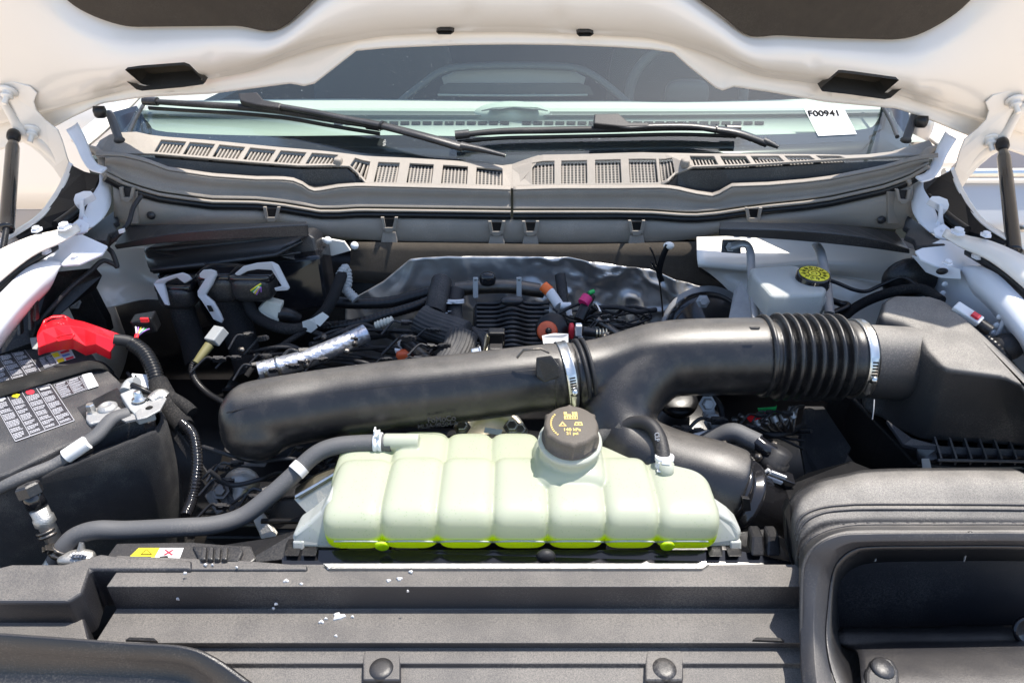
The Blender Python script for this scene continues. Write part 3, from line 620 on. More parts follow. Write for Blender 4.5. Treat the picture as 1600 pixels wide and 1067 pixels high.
# ================================================================ WIPERS
def wiper(label, blade, arm, pivotcap, box, Y0):
    t = thing("windshield_wiper", label, "wiper", wp(*blade[0], .02))
    W = lambda l, o_: [wp(x, y, o_) for x, y in l]
    MB().tube(W(blade, .026), lambda q, L: .0105*(.75+.25*math.sin(math.pi*q)), n=12, flat=.75).build("blade", "rubber", t)
    MB().tube(W([(x, y+3.5) for x, y in blade], .012), .003, n=8, flat=1.5).build("rubber_edge", "satin_black", t)
    for k in (0, -1):
        p, q = W(blade, .027)[k], W(blade, .027)[1 if k == 0 else -2]; d = (q-p).normalized()
        MB().tube([p-d*.004, p+d*.028], .0125, n=12, smoothpath=False, flat=.8).build("end_cap", "black_plastic", t)
    MB().tube(W(arm, .042)[:-1]+[wp(*arm[-1], .03)], lambda q, L: .009+.007*q, n=12, flat=.55).build("arm", "black_plastic", t)
    P = W(box, .036); MB().prism(P, WN*.014).build("adapter", "rubber", t, bevel=.003)
    p = W(pivotcap, .035); MB().tube(p, lambda q, L: .013*(1-.55*q), n=14, flat=.7).build("pivot_cap", "black_plastic", t)
    for q in (0.5,):
        a, b = W(arm, .043)[-3], W(arm, .043)[-2]; MB().tube([a, a+(b-a)*.06], .0145, n=12, smoothpath=False, flat=.7).build("arm_joint", "satin_black", t)
wiper("long wiper slanting across the glass on the battery side", [(236, 172), (300, 176), (380, 181), (450, 188), (520, 200), (595, 212)], [(405, 180), (445, 188), (500, 198), (548, 208), (600, 218), (665, 235), (725, 246)], [(722, 246), (750, 251), (790, 261)], [(383, 172), (412, 170), (422, 182), (450, 187), (446, 195), (410, 190), (386, 184)], 0)
wiper("wiper lying nearly level on the air box side of the glass", [(715, 225), (780, 219), (860, 217), (960, 215), (1060, 213), (1148, 216)], [(950, 215), (975, 221), (1010, 219), (1070, 219), (1110, 224), (1145, 230), (1190, 239)], [(1186, 238), (1198, 243), (1208, 248)], [(925, 204), (962, 203), (978, 217), (1010, 217), (1008, 223), (970, 224), (924, 219)], 0)
# ================================================================ BODY AROUND THE BAY
def loftobj(name, rows, m, label=None, cat=None, parent=None, su=5, sv=2, solid=.003, bevel=0, disp=None, smooth=True):
    o = MB().loft([A(r) for r in rows], su, sv, smooth, disp).build(name, m, parent, solid=solid, bevel=bevel)
    if label and parent is None: tag(o, label, cat)
    return o
def plate(name, pts, ext, m, parent=None, label=None, cat=None, bevel=.001, group=None):
    o = MB().prism(A(pts), ext).build(name, m, parent, bevel=bevel)
    if parent is None: tag(o, label, cat, group)
    elif label: o["label"] = label
    return o
for sg, side in ((-1, "battery side"), (1, "air box side")):
    X = (lambda px: px) if sg < 0 else (lambda px: 1598-px)
    dy = 0 if sg < 0 else 8
    f = thing("fender", "white front fender with dark liner and inner rail on the %s" % side, "fender", at(X(40), 420+dy, .95))
    R = lambda rows: [[(X(a), b+dy, c) for a, b, c in r] for r in rows]
    # thin sunlit fender edge, outer wall dropping away behind it, dark liner inside
    E1 = [(108, 254, 1.29), (98, 280, 1.24), (84, 305, 1.2), (60, 336, 1.13), (15, 366, 1.05), (-120, 440, .93)]
    loftobj("fender_edge", R([E1, [(a+3, b+2, c-.004) for a, b, c in E1], [(a+7, b+4.5, c-.008) for a, b, c in E1]]), "white_paint", parent=f, su=6, sv=2, solid=.002)
    e_ = A(R([E1])[0]); MB().loft([e_, [p+Vector((sg*.012, 0, -.08)) for p in e_], [p+Vector((0, 0, -.4)) for p in e_]], 5, 3).build("fender_side", "white_paint", f, solid=.002)
    plate("fender_liner", [(X(x), y+dy, yy) for x, y, yy in ((112, 258, 1.275), (132, 268, 1.265), (156, 274, 1.26), (158, 296, 1.24), (140, 318, 1.2), (108, 346, 1.15), (84, 354, 1.12), (24, 370, 1.05), (64, 341, 1.12), (89, 308, 1.19), (103, 282, 1.235))], (0, .004, -.008), "satin_black", f)
    MB().tube(A([(X(150), 300+dy, 1.22), (X(118), 330+dy, 1.16), (X(88), 352+dy, 1.11)]), .008, n=10).build("liner_bead", "satin_black", f)
    # sunlit ledge with bolts
    loftobj("fender_ledge", R([[(120, 352, 1.10), (88, 362, 1.07), (45, 372, 1.02), (-20, 402, .95), (-130, 470, .85)], [(126, 362, 1.09), (96, 380, 1.05), (50, 402, .99), (-10, 450, .92), (-130, 560, .82)]]), "white_paint", parent=f, solid=.004)
    # flat plate under the hinge and round inner rail
    plate("rail_plate", [(X(x), y+dy, 1.06-(y-400)*.0012) for x, y in ((50, 398), (72, 383), (92, 372), (128, 366), (168, 384), (160, 396), (124, 412), (98, 414), (84, 408), (56, 402))], (0, 0, -.004), "primer_white", f)
    loftobj("rail", R([[(94, 408, 1.05), (70, 408, 1.02), (40, 420, .98), (0, 458, .92), (-80, 540, .83)], [(98, 412, 1.05), (84, 424, 1.02), (58, 446, .97), (14, 490, .9), (-60, 580, .81)], [(92, 420, 1.04), (82, 442, 1.01), (54, 468, .96), (10, 520, .89), (-60, 610, .8)], [(86, 426, 1.05), (78, 452, 1.02), (46, 486, .97), (0, 545, .9), (-60, 640, .81)]]), "primer_white", parent=f)
    # dark gap strip between ledge and rail
    MB().tube(A([(X(84), 384+dy, 1.06), (X(50), 405+dy, 1.01), (X(10), 434+dy, .95), (X(-60), 500+dy, .87)]), .009, n=8).build("gap_seal", "satin_black", f)
    # hinge mount sheet with its hook-shaped stop
    loftobj("hinge_mount", R([[(156, 272, 1.245), (154, 288, 1.22), (142, 308, 1.19), (133, 330, 1.16), (126, 352, 1.12)], [(163, 274, 1.25), (163, 290, 1.225), (156, 312, 1.195), (146, 334, 1.165), (137, 356, 1.125)], [(171, 278, 1.26), (174, 300, 1.235), (173, 320, 1.205), (163, 338, 1.17), (146, 354, 1.135)]]), "primer_white", parent=f, solid=.003)
    plate("hook", [(X(x), y+dy, 1.15) for x, y in ((114, 312), (117, 303), (130, 298), (142, 298), (146, 303), (138, 308), (130, 312), (122, 320), (116, 319))], (0, .006, -.012), "primer_white", f, bevel=.002)
    plate("hook_stem", [(X(x), y+dy, 1.145) for x, y in ((124, 314), (130, 312), (131, 335), (138, 345), (132, 352), (122, 343), (124, 332))], (0, .004, 0), "primer_white", f)
    plate("hook_foot", [(X(x), y+dy, 1.13-(y-345)*.001) for x, y in ((112, 350), (124, 341), (140, 350), (136, 360), (120, 365), (110, 358))], (0, 0, -.004), "primer_white", f)
    for x, y, yy, r_ in ((102, 352, 1.07, .008), (58, 356, 1.04, .006), (72, 390, 1.03, .006), (118, 400, 1.03, .006)):
        bolt(at(X(x), y+4+dy, yy), (0, -.2, 1), r_, f, "primer_white")
    # rubber corner pad
    rp = MB().prism([at(X(x), y+dy, z=1.312) for x, y in ((120, 374), (160, 342), (180, 328), (186, 345), (178, 350), (184, 360), (170, 366), (166, 376))], (0, 0, -.010)).build("corner_seal", "rubber", bevel=.002); tag(rp, "ribbed black rubber corner seal behind the fender plate, %s" % side, "seal")
# inner aprons (white sheet inside)
ap = thing("inner_apron", "white inner body panel behind the battery, seen between hoses", "body panel", at(180, 420, 1.2))
loftobj("apron_skin", [[(130, 380, 1.26), (200, 378, 1.3), (240, 376, 1.32), (300, 376, 1.33)], [(120, 430, 1.24), (180, 430, 1.27), (230, 440, 1.3), (300, 450, 1.32)], [(110, 455, 1.22), (160, 474, 1.2), (230, 462, 1.26), (300, 470, 1.3)], [(112, 462, 1.2), (160, 482, 1.19), (230, 468, 1.24), (300, 476, 1.28)]], "white_paint", parent=ap, su=6, sv=5)
loftobj("lower_skin", [[(40, 500, 1.1), (90, 470, 1.13), (104, 470, 1.14)], [(40, 640, 1.1), (90, 640, 1.13), (110, 640, 1.14)]], "white_paint", parent=ap)
plate("black_support", [(100, 470, 1.13), (140, 452, 1.15), (165, 500, 1.15), (170, 520, 1.15), (105, 520, 1.13)], (0, .02, 0), "satin_black", ap); bolt(at(116, 472, 1.12), (0, -1, .3), .009, ap, "lead_grey")
ap2 = thing("inner_apron", "white inner body panel behind the brake fluid tank", "body panel", at(1300, 430, 1.2))
loftobj("apron_skin", [[(1088, 372, 1.32), (1180, 370, 1.33), (1300, 374, 1.33), (1440, 392, 1.24)], [(1090, 412, 1.25), (1180, 420, 1.26), (1280, 412, 1.27), (1400, 420, 1.24)], [(1100, 420, 1.3), (1190, 424, 1.31), (1290, 430, 1.3), (1400, 445, 1.24)], [(1150, 470, 1.28), (1250, 480, 1.25), (1330, 450, 1.22), (1420, 480, 1.2)], [(1180, 560, 1.25), (1250, 560, 1.22), (1330, 540, 1.18), (1420, 560, 1.15)]], "white_paint", parent=ap2, su=6, sv=5)
loftobj("side_skin", [[(1425, 400, 1.2), (1500, 425, 1.06), (1560, 480, .95), (1660, 580, .85)], [(1430, 450, 1.2), (1480, 480, 1.06), (1560, 560, .95), (1660, 680, .86)], [(1420, 560, 1.2), (1480, 620, 1.06), (1560, 700, .95), (1660, 760, .88)]], "primer_white", parent=ap2, su=6, sv=3)
plate("tab", [(1425, 398, 1.12), (1455, 408, 1.08), (1500, 420, 1.03), (1502, 436, 1.02), (1470, 434, 1.05), (1448, 425, 1.08)], (0, .003, -.002), "primer_white", ap2)
MB().sell(at(1472, 424, 1.04), (.010, .004, .006), 1).build("tab_hole", "satin_black", ap2)
for x, y, yy in ((1476, 444, 1.05), (1473, 458, 1.05), (1562, 495, .93), (1557, 508, .93), (1553, 520, .93)): MB().sell(at(x, y, yy), (.005, .003, .005), 1).build("weld_nut", "primer_white", ap2)
MB().tube(A([(1573, 484, .925), (1566, 505, .925), (1553, 535, .925)]), .003).build("press_rib", "primer_white", ap2)
MB().sphere(at(1422, 436, 1.12), (.05, .025, .04), 20).build("grommet", "satin_black", ap2)
# firewall, foil shield and pit
fw = thing("firewall", "black firewall at the back of the engine bay under the cowl", "firewall", at(800, 420, 1.4))
loftobj("firewall_skin", [[(150, 372, 1.42), (800, 376, 1.42), (1450, 372, 1.42)], [(150, 470, 1.36), (800, 470, 1.36), (1450, 470, 1.36)], [(150, 640, 1.3), (800, 640, 1.3), (1450, 640, 1.3)]], "satin_black", parent=fw)
loftobj("sound_blanket", [[(545, 378, 1.37), (700, 380, 1.38), (900, 382, 1.38), (1085, 378, 1.36), (1098, 376, 1.36)], [(548, 404, 1.36), (700, 410, 1.37), (900, 412, 1.37), (1080, 425, 1.35), (1092, 420, 1.35)], [(540, 440, 1.35), (700, 450, 1.36), (900, 450, 1.36), (1120, 455, 1.34), (1160, 455, 1.34)]], "felt", parent=fw)
# foil
def crump(q):
    k = Vector((q.x*9, q.z*9, 3)); w_ = sstep(-.05, .12, q.x)*.8+.2; a = noise.noise(k*.6)*.010+noise.noise(k*3)*.0012; b_ = w_*(max(0, .22-abs(noise.noise(k*.9+Vector((5, 2, 1)))))*.085+max(0, .2-abs(noise.noise(k*2.1+Vector((1, 7, 1)))))*.035+max(0, .2-abs(noise.noise(k*4.5+Vector((3, 7, 1)))))*.012)
    return q+Vector((0, -1, .2))*(a+b_)
fo = thing("heat_shield", "crumpled silver foil heat shield spread across the firewall", "heat shield", at(800, 470, 1.3))
Tt = pl([(540, 472), (600, 438), (642, 403), (700, 400), (890, 401), (960, 412), (1020, 423), (1050, 434), (1100, 448), (1142, 462), (1180, 470)])
xs3 = [540+4*k for k in range(160)]
g3 = [[at(x, Tt(x)+(590-Tt(x))*v, 1.33-.05*v) for x in xs3] for v in [k/50 for k in range(51)]]
MB().loft(g3, 1, 1, disp=crump).build("foil_sheet", "foil", fo, solid=.001)
for pts in ([(1018, 410), (1028, 430), (1034, 470), (1037, 520)], [(1044, 383), (1036, 400), (1030, 425), (1034, 440)], [(1016, 388), (1022, 400), (1028, 425)]):
    MB().tube([at(x, y, 1.265) for x, y in pts], .006, n=8, flat=.3).build("hanging_strap", "satin_black", fo)
MB().sell(at(1045, 384, 1.27), (.011, .008, .008), 1).build("strap_button", "white_paint", fo)
fl = thing("subframe", "black underside of the engine bay below the engine", "car frame", Vector((0, .9, .7)))
MB().loft([[Vector((x, y, z)) for x in (-.95, -.3, .3, .95)] for y, z in ((.40, .72), (.8, .78), (1.3, .9))], 3, 2).build("floor_panel", "satin_black", fl, solid=.01)
for sg in (-1, 1):
    MB().prism([Vector((sg*.93, .3, .6)), Vector((sg*.93, 1.35, .6)), Vector((sg*.93, 1.35, 1.12)), Vector((sg*.93, .3, 1.0))], (sg*.02, 0, 0)).build("wheel_arch_side", "satin_black", fl)
MB().prism([Vector((-.95, .34, .6)), Vector((.95, .34, .6)), Vector((.95, .36, 1.02)), Vector((-.95, .36, 1.02))], (0, .02, 0)).build("front_support", "satin_black", fl)
for (x, y, z, r_, L) in ((-.35, .8, .9, .05, .3), (.3, .75, .88, .045, .25), (0, .85, .92, .07, .3)):
    MB().lathe((x-L/2, y, z), (1, 0, 0), [(0, 0), (r_, 0), (r_, L*.3), (r_*.8, L*.35), (r_*.8, L*.6), (r_, L*.65), (r_, L), (0, L)]).build("cross_shaft", "dark_metal", fl)
# small bits at the cowl underside, battery side
bk = plate("cowl_bracket", [(492, 372, 1.3), (515, 374, 1.3), (538, 378, 1.3), (548, 392, 1.3), (520, 400, 1.3), (500, 400, 1.3), (500, 425, 1.3), (490, 440, 1.3), (488, 400, 1.3)], (0, .006, 0), "white_paint", None, "small cream body bracket with two round studs under the cowl", "bracket")
for i, (x, y) in enumerate(((512, 376), (554, 384))):
    MB().sell(at(x, y, 1.27), (.008, .008, .008), 1).build("stud", "white_plastic", bk)
# ================================================================ neighbouring vehicles
nv = thing("parked_car", "silver parked car beyond the fender on the air box side", "car", Vector((2.6, 3.2, 0)))
Bx = lambda l, z: [Vector((x, y, zz)) for x, y, zz in l]
sec = lambda x, k: [Vector((x, 2.3-.1*k, .35)), Vector((x, 2.32-.1*k, .8)), Vector((x, 2.4-.1*k, 1.05)), Vector((x, 2.52-.1*k, 1.09))]
MB().loft([[Vector((x, y, z)) for x in (1.2, 1.9, 3.0, 4.6)] for y, z in ((2.15, .3), (2.1, .6), (2.12, .9), (2.2, 1.08), (2.3, 1.12))], 4, 3).build("door_side", "car_silver", nv, solid=.02)
MB().prism([Vector((1.45, 2.22, 1.12)), Vector((4.6, 2.22, 1.12)), Vector((4.3, 2.42, 1.5)), Vector((1.9, 2.42, 1.5))], (0, .02, 0)).build("side_window", "window_tint", nv)
MB().loft([[Vector((x, y, z)) for x in (1.2, 1.9, 3.0, 4.6)] for y, z in ((2.42, 1.5), (2.5, 1.56), (3.2, 1.6), (3.8, 1.5))], 4, 3).build("roof", "car_silver", nv, solid=.02)
MB().tube([Vector((1.4, 2.19, 1.115)), Vector((3.0, 2.19, 1.125)), Vector((4.6, 2.19, 1.115))], .016).build("belt_trim", "steel", nv)
MB().tube([Vector((2.0, 2.2, 1.13)), Vector((2.05, 2.4, 1.5))], .02, smoothpath=False).build("window_post", "satin_black", nv)
dh = MB().tube([Vector((1.62, 2.08, .97)), Vector((1.66, 2.05, .98)), Vector((1.84, 2.05, .98)), Vector((1.9, 2.08, .97))], .013).build("door_handle", "steel", nv)
nv2 = thing("parked_car", "pale parked car behind the windshield pillar on the battery side", "car", Vector((-2.4, 4.2, 0)))
MB().loft([[Vector((x, y, z)) for x in (-4.8, -3.2, -2.2, -1.35)] for y, z in ((4.2, .3), (4.15, .8), (4.25, 1.05), (4.6, 1.1))], 4, 3).build("car_body", "white_paint", nv2, solid=.02)
MB().prism([Vector((-4.5, 4.5, 1.1)), Vector((-1.6, 4.5, 1.1)), Vector((-2.0, 4.7, 1.5)), Vector((-4.3, 4.7, 1.5))], (0, .02, 0)).build("side_window", "window_tint", nv2)
MB().loft([[Vector((x, y, z)) for x in (-4.4, -3.2, -1.9)] for y, z in ((4.7, 1.5), (5.3, 1.58), (5.9, 1.5))], 4, 3).build("roof", "white_paint", nv2, solid=.02)
# ================================================================ FRONT COVER (radiator sight shield)
fc = thing("radiator_cover", "long dark grained radiator cover across the front with stepped ridges", "radiator cover", Vector((0, .5, 1.06)))
def row(py0, z0, x0, x1, pyl=None): return None
# profile: (y, z) of each edge along the bay width; values measured along the picture's centre line
pc = [(885, 1.128), (916, 1.130), (951, 1.092), (1004, 1.094), (1012, 1.082), (1036, 1.081), (1043, 1.075), (1068, 1.073), (1100, 1.066)]
prof = [(at(800, a, z=z).y, z) for a, z in pc]
xsF = [-.80, -.66, -.62, -.6, -.3, 0, .3, .44]
rowsF = [[Vector((x, y, z)) for x in (-.455, -.3, 0, .2, .335)] for y, z in prof]
mbf = MB()
for (a, b) in zip(rowsF, rowsF[1:]): mbf.loft([a, b], 2, 1, smooth=False)
mbf.build("main_ridge", "grained_plastic", fc, solid=.004, doubles=True, bevel=.0028)
yb = prof[0][0]
MB().prism([Vector((-.455, yb, 1.127)), Vector((.35, yb, 1.127)), Vector((.35, yb+.004, 1.1)), Vector((-.455, yb+.004, 1.1))], (0, .004, 0)).build("rear_lip", "grained_plastic", fc)
# raised block at the battery side
def blk(name, px, z, zb, m="grained_plastic", bev=.004, par=fc):
    top = [at(x, y, z=z) for x, y in px]; c = up_at(top)
    o = MB().prism(top, (0, 0, zb-z)).build(name, m, par, bevel=bev, seg=3); return o
blk("end_block", [(-60, 900), (20, 880), (100, 880), (158, 864), (180, 867), (300, 874), (300, 889), (140, 889), (128, 925), (104, 940), (-60, 940)], 1.134, 1.07)
blk("end_step", [(-60, 945), (98, 960), (128, 952), (140, 1000), (0, 1000), (-60, 998)], 1.100, 1.06)
blk("rear_rib", [(139, 885), (185, 866), (380, 874), (480, 882), (480, 890), (139, 890)], 1.1315, 1.1)
# chamfer ramp from block
# grille shutter lip at very front (left)
lipr = [[(-60, 985, .458), (60, 993, .455), (200, 1003, .452), (290, 1009, .448), (340, 1028, .44), (400, 1070, .425)], [(-60, 990, .452), (60, 998, .449), (200, 1008, .446), (284, 1014, .442), (332, 1034, .434), (388, 1076, .42)], [(-60, 1046, .446), (60, 1050, .443), (200, 1056, .440), (280, 1062, .436), (310, 1080, .428), (360, 1120, .412)], [(-60, 1090, .42), (60, 1092, .42), (200, 1096, .415), (280, 1100, .412), (310, 1120, .408), (360, 1150, .40)]]
loftobj("front_lip", lipr, "black_plastic", parent=fc, solid=.004)
for px, py in ((596, 1046), (1038, 1046)):
    p = at(px, py, z=1.080)
    blk("pin_seat", [(px-28, 1008), (px+28, 1008), (px+30, 1030), (px+30, 1062), (px-30, 1062), (px-30, 1030)], 1.0822, 1.06, bev=.003)
    MB().lathe(p-Vector((0, 0, .003)), (0, 0, 1), [(0, 0), (.0135, 0), (.0135, .004), (.012, .0065), (.006, .0075), (0, .0075)], n=26).build("push_pin", "black_plastic", fc)
for (x0, x1) in ((385, 560), (868, 1000), (630, 866)):
    pass
MB().prism([at(x, y, z=1.1325) for x, y in ((505, 880), (1108, 880), (1098, 887.5), (514, 887.5))], (0, 0, -.004)).build("rubber_strip", "cast_alu", fc)
# slot marks
for px in (220, 1200):
    blk("slot", [(px-24, 999), (px-18, 995), (px+20, 996), (px+26, 1001)], 1.0965, 1.09, "satin_black", 0)
# bird droppings / wash residue
random.seed(3)
seen_dr = []; DL = ['largest chalky white dropping splashed on the lower flat of the front cover', 'slanting white dropping just below left of the largest one', 'tiny white speck between the largest dropping and the slanting one', 'small white speck beside the right end of the largest dropping', 'lowest white speck below the largest dropping', 'white dropping on the rear ridge, lowest left of the trio above the slope', 'middle white dropping of the trio on the rear ridge', 'rightmost white dropping of the trio on the rear ridge', 'tiny white speck just under the trio on the rear ridge', 'upper of two white specks on the sloping face', 'lower of two white specks on the sloping face', 'larger white speck on the ridge straight above the two slope specks', 'small white speck right of the larger ridge speck', 'white speck at the battery side end of the pale rubber strip', 'white speck under the middle of the pale rubber strip', 'white speck on the ridge below the ribbed clip', 'farthest white speck towards the battery on the sloping face', 'left speck of the pair under the ribbed clip', 'right speck of the pair under the ribbed clip', 'lone white speck on the ridge right of the ribbed clip']
for (x, y, r_, z) in ((529, 962, 11, 1.094), (502, 971, 5, 1.094), (509, 966, 3, 1.094), (551, 963, 3, 1.094), (525, 993, 3, 1.0945), (607, 907, 4, 1.1305), (624, 904, 5, 1.1305), (642, 893, 4, 1.1305), (637, 923, 2, 1.1305), (431, 943, 3, 1.105), (427, 950, 2.5, 1.098), (447, 907, 5, 1.1305), (471, 912, 3, 1.1305), (515, 887, 4, 1.1305), (600, 886, 3, 1.1305), (289, 895, 3, 1.137), (278, 935, 3, 1.11), (321, 882, 3, 1.134), (332, 882, 2, 1.134), (370, 886, 2.4, 1.134)):
    p = at(x, y, z=z); s_ = rad(p, r_)*.72; mb = MB(); n = 12
    ph = random.random()*6; mb.lathe(p-Vector((0, 0, .0015)), (0, 0, 1), [(s_, 0), (s_*.9, .0022), (s_*.5, .0032), (0.0001, .0034)], n=n)
    for v in mb.v: 
        d = v-p; a = math.atan2(d.y, d.x); k = 1+.3*math.sin(3*a+ph)+.2*math.sin(5*a); v.x = p.x+d.x*k*1.2; v.y = p.y+d.y*k*.8
    o = mb.build("bird_dropping", "droppings"); tag(o, DL[len(seen_dr)] if len(seen_dr) < len(DL) else "tiny chalky white speck splashed on the front cover ridge", "dropping", "bird droppings on the radiator cover"); seen_dr.append(o)
# ================================================================ COOLANT TANK
tk = thing("coolant_tank", "milky ribbed coolant tank with yellow green fluid low inside it", "coolant tank", Vector((0, .62, 1.10)))
mb = MB()
# front row of lobes
front = [(507, 597), (597, 683), (683, 770), (770, 856), (856, 945), (945, 1027), (1027, 1122)]
zt, zb_ = 1.176, 1.105
for i, (a, b) in enumerate(front):
    top = 741 if i in (0, 6) else 733
    yc = .66; pa = at(a, 800, .61); pb = at(b, 800, .61); cx = (pa.x+pb.x)/2; rx = (pb.x-pa.x)/2*1.115
    h = (zt-(.004 if i in (0, 6) else 0)); mb.sell((cx, .650, (h+zb_)/2), (rx, .060, (h-zb_)/2), .55, 40, 28, e2=.38)
# rear row
rear = [(521, 610, 705), (606, 694, 681), (690, 768, 684), (764, 846, 684), (842, 942, 690), (936, 1028, 684)]
for i_, (a, b, py) in enumerate(rear):
    pa = at(a, py+8, .70); pb = at(b, py+8, .70); cx = (pa.x+pb.x)/2; rx = (pb.x-pa.x)/2*1.06
    zt_ = at(800, py+(3 if i_ == 0 else 22), .72).z; mb.sell((cx, .715, (zt_+1.115)/2), (rx, .060, (zt_-1.115)/2), .55, 40, 28, e2=.45)
for ear_ in ([(512, 780, .62), (500, 800, .615), (480, 818, .61), (458, 833, .607), (455, 845, .603), (468, 856, .60), (530, 858, .60), (530, 790, .62)], [(1112, 780, .62), (1126, 802, .615), (1146, 816, .61), (1161, 830, .607), (1158, 846, .603), (1144, 856, .60), (1095, 858, .60), (1095, 790, .62)]):
    MB().prism(A(ear_), (0, .036, -.004)).build('mounting_ear', 'fluid_tank', tk, bevel=.013, seg=5)
# neck
nc = at(890, 698, .69); NA = Vector((0, -.16, 1)).normalized()
mb.sell((nc.x, .690, nc.z-.050), (.047, .050, .042), .5, 32, 20, e2=.35)
mb.lathe(nc-NA*.03, NA, [(.036, 0), (.038, .02), (.038, .035), (.041, .037), (.041, .043), (.036, .045), (.0, .045)], 36)
mb.tube(A([(655, 690, .735), (620, 690, .735), (600, 690, .735)]), .0115, n=14)
tank = mb.build("tank_body", "coolant_tank", tk, remesh=.0016)
# tabs
for px, dx in ((466, -1), (1150, 1)):
    plate("mount_tab", [(px-9, 846, .602), (px+9, 846, .602), (px+9, 860, .598), (px-9, 860, .598)], (0, .01, -.001), "fluid_tank", tk, bevel=.002)
# moulding seam rings between front lobes (drain buttons)
for px in (597, 1043):
    MB().lathe(at(px, 852, .5895), (0, -1, -.2), [(.009, 0), (.0085, .002), (.006, .003), (.004, .0015)], 20).build("moulded_boss", "coolant_tank", tk)
# cap
cp = thing("screw_closure", "black ribbed screw cap with yellow print on the coolant tank neck", "cap", nc+NA*.012)
c0 = nc+NA*.0145
def capring(r, h, lob):
    out_ = []
    for k in range(72):
        a = 2*math.pi*k/72; l_ = max(0, math.cos((a+math.pi/2)*6))**10
        out_.append((a, r+lob*l_, h))
    return out_
u_ = Vector((1, 0, 0)); v_ = NA.cross(u_)
rings_ = [capring(.0355, 0, .0), capring(.0365, .003, .001), capring(.0335, .004, .0035), capring(.0340, .022, .0032), capring(.0325, .0262, .003), capring(.030, .0275, .001)]
V_ = [c0+NA*h+u_*math.cos(a)*r+v_*math.sin(a)*r for rg in rings_ for a, r, h in rg]
MB().add(V_, [(i*72+k, i*72+(k+1) % 72, (i+1)*72+(k+1) % 72, (i+1)*72+k) for i in range(5) for k in range(72)]+[[5*72+k for k in range(72)]]).build("cap_body", "cap_plastic", cp)
ct = c0+NA*.0277; Xd = Vector((1, 0, 0)); Yd = NA.cross(Xd)
T2 = lambda x, y: ct+Xd*x+Yd*y
text("140 kPa", "pressure_print", "cap_print", cp, T2(0, -.010), .0068, Xd, Yd); text("21 psi", "pressure_print", "cap_print", cp, T2(0, -.0165), .0062, Xd, Yd)
mb = MB()
for x, y, w_, h_ in ((-.0085, .008, .017, .006), (-.0085, .0145, .004, .006), (-.0085, .0145, .009, .0018), (.002, .0145, .002, .006), (.005, .0145, .0035, .006)): mb.prism([T2(x, y), T2(x+w_, y), T2(x+w_, y+h_), T2(x, y+h_)], NA*.0003)
mb.prism([T2(-.016, -.004), T2(-.006, -.004), T2(-.011, .004)], NA*.0003); mb.prism([T2(.003, -.003), T2(.014, -.003), T2(.013, .003), T2(.005, .003)], NA*.0003)
mb.build("symbol_print", "cap_print", cp)
mb = MB(); mb.prism([T2(-.0135, -.0028), T2(-.0085, -.0028), T2(-.011, .0014)], NA*.0005); mb.prism([T2(.005, -.0015), T2(.008, -.0015), T2(.008, .0012), T2(.005, .0012)], NA*.0005); mb.prism([T2(.0095, -.0015), T2(.012, -.0015), T2(.012, .0012), T2(.0095, .0012)], NA*.0005)
for k in range(5): mb.prism([T2(-.0065+k*.0032, .009), T2(-.005+k*.0032, .009), T2(-.005+k*.0032, .0125), T2(-.0065+k*.0032, .0125)], NA*.0005)
mb.build("symbol_gap", "cap_plastic", cp)
mb = MB()
for k in range(12):
    a = math.radians(140+k*7.5); r_ = .0265; mb.prism([T2(math.cos(a)*r_, math.sin(a)*r_), T2(math.cos(a+.07)*r_, math.sin(a+.07)*r_), T2(math.cos(a+.07)*(r_-.0022), math.sin(a+.07)*(r_-.0022)), T2(math.cos(a)*(r_-.0022), math.sin(a)*(r_-.0022))], NA*.0003)
mb.build("rim_print", "cap_print", cp)
# dark support under the tank
sup = thing("tank_support", "black plastic ledge behind the radiator cover carrying the coolant tank", "bracket", Vector((0, .57, 1.08)))
plate("support_rail", [(470, 858, .60), (1150, 858, .60), (1250, 880, .585), (1255, 890, .575), (440, 890, .575), (440, 870, .59)], (0, 0, -.02), "gloss_black", sup)
for px in (455, 482, 1120, 1150, 1185, 1210): plate("support_post", [(px-10, 853 if px < 1160 else 838, .605), (px+9, 853 if px < 1160 else 838, .605), (px+12, 870, .585), (px-12, 870, .585)], (0, .02, 0), "satin_black", sup, bevel=.003)
MB().sphere(at(853, 869, .58), (.012, .008, .010), 14).build("rubber_stop", "rubber", sup)
plate("side_ledge", [(1145, 832, .64), (1200, 825, .645), (1232, 845, .63), (1240, 880, .59), (1160, 880, .59)], (0, 0, -.02), "satin_black", sup)
plate("side_ledge", [(300, 858, .605), (420, 840, .62), (470, 826, .63), (455, 872, .59), (380, 880, .58), (270, 880, .58)], (0, 0, -.02), "satin_black", sup)
# ================================================================ LEFT INTAKE TUBE
it = thing("intake_tube", "long fat black intake tube sloping up from its rounded blind end", "intake tube", at(620, 640, .8))
cpts = [(347, 662, .765), (380, 656, .768), (430, 645, .778), (520, 630, .80), (620, 617, .81), (720, 606, .82), (810, 595, .83), (900, 586, .84)]
def rt(t, L): q_ = min(1, max(.02, L/.046)); return (.0500-.002*t)*(1-(1-q_)**2)**.5
MB().tube(A(cpts), rt, n=40, sub=30, flat=1.04).sell(at(402, 674, .757), (.050, .042, .040), 1, 28, 20).build("tube_body", "dusty_tube", it, remesh=.0026, smit=60)
pth = cr(A(cpts), 10); nn_ = len(pth)-1; MB().tube([p+Vector((0, -.66, .75)).normalized()*(.0505-.002*i/nn_-.0005) for i, p in enumerate(pth) if 8 < i < nn_-6], .0009, n=8, smoothpath=False).build("mould_line", "satin_black", it)
MB().lathe(at(858, 590, .835), at(900, 586, .84)-at(858, 590, .835), [(.046, 0), (.049, .002), (.049, .022), (.046, .024)], 40).build("tube_collar", "satin_black", it)
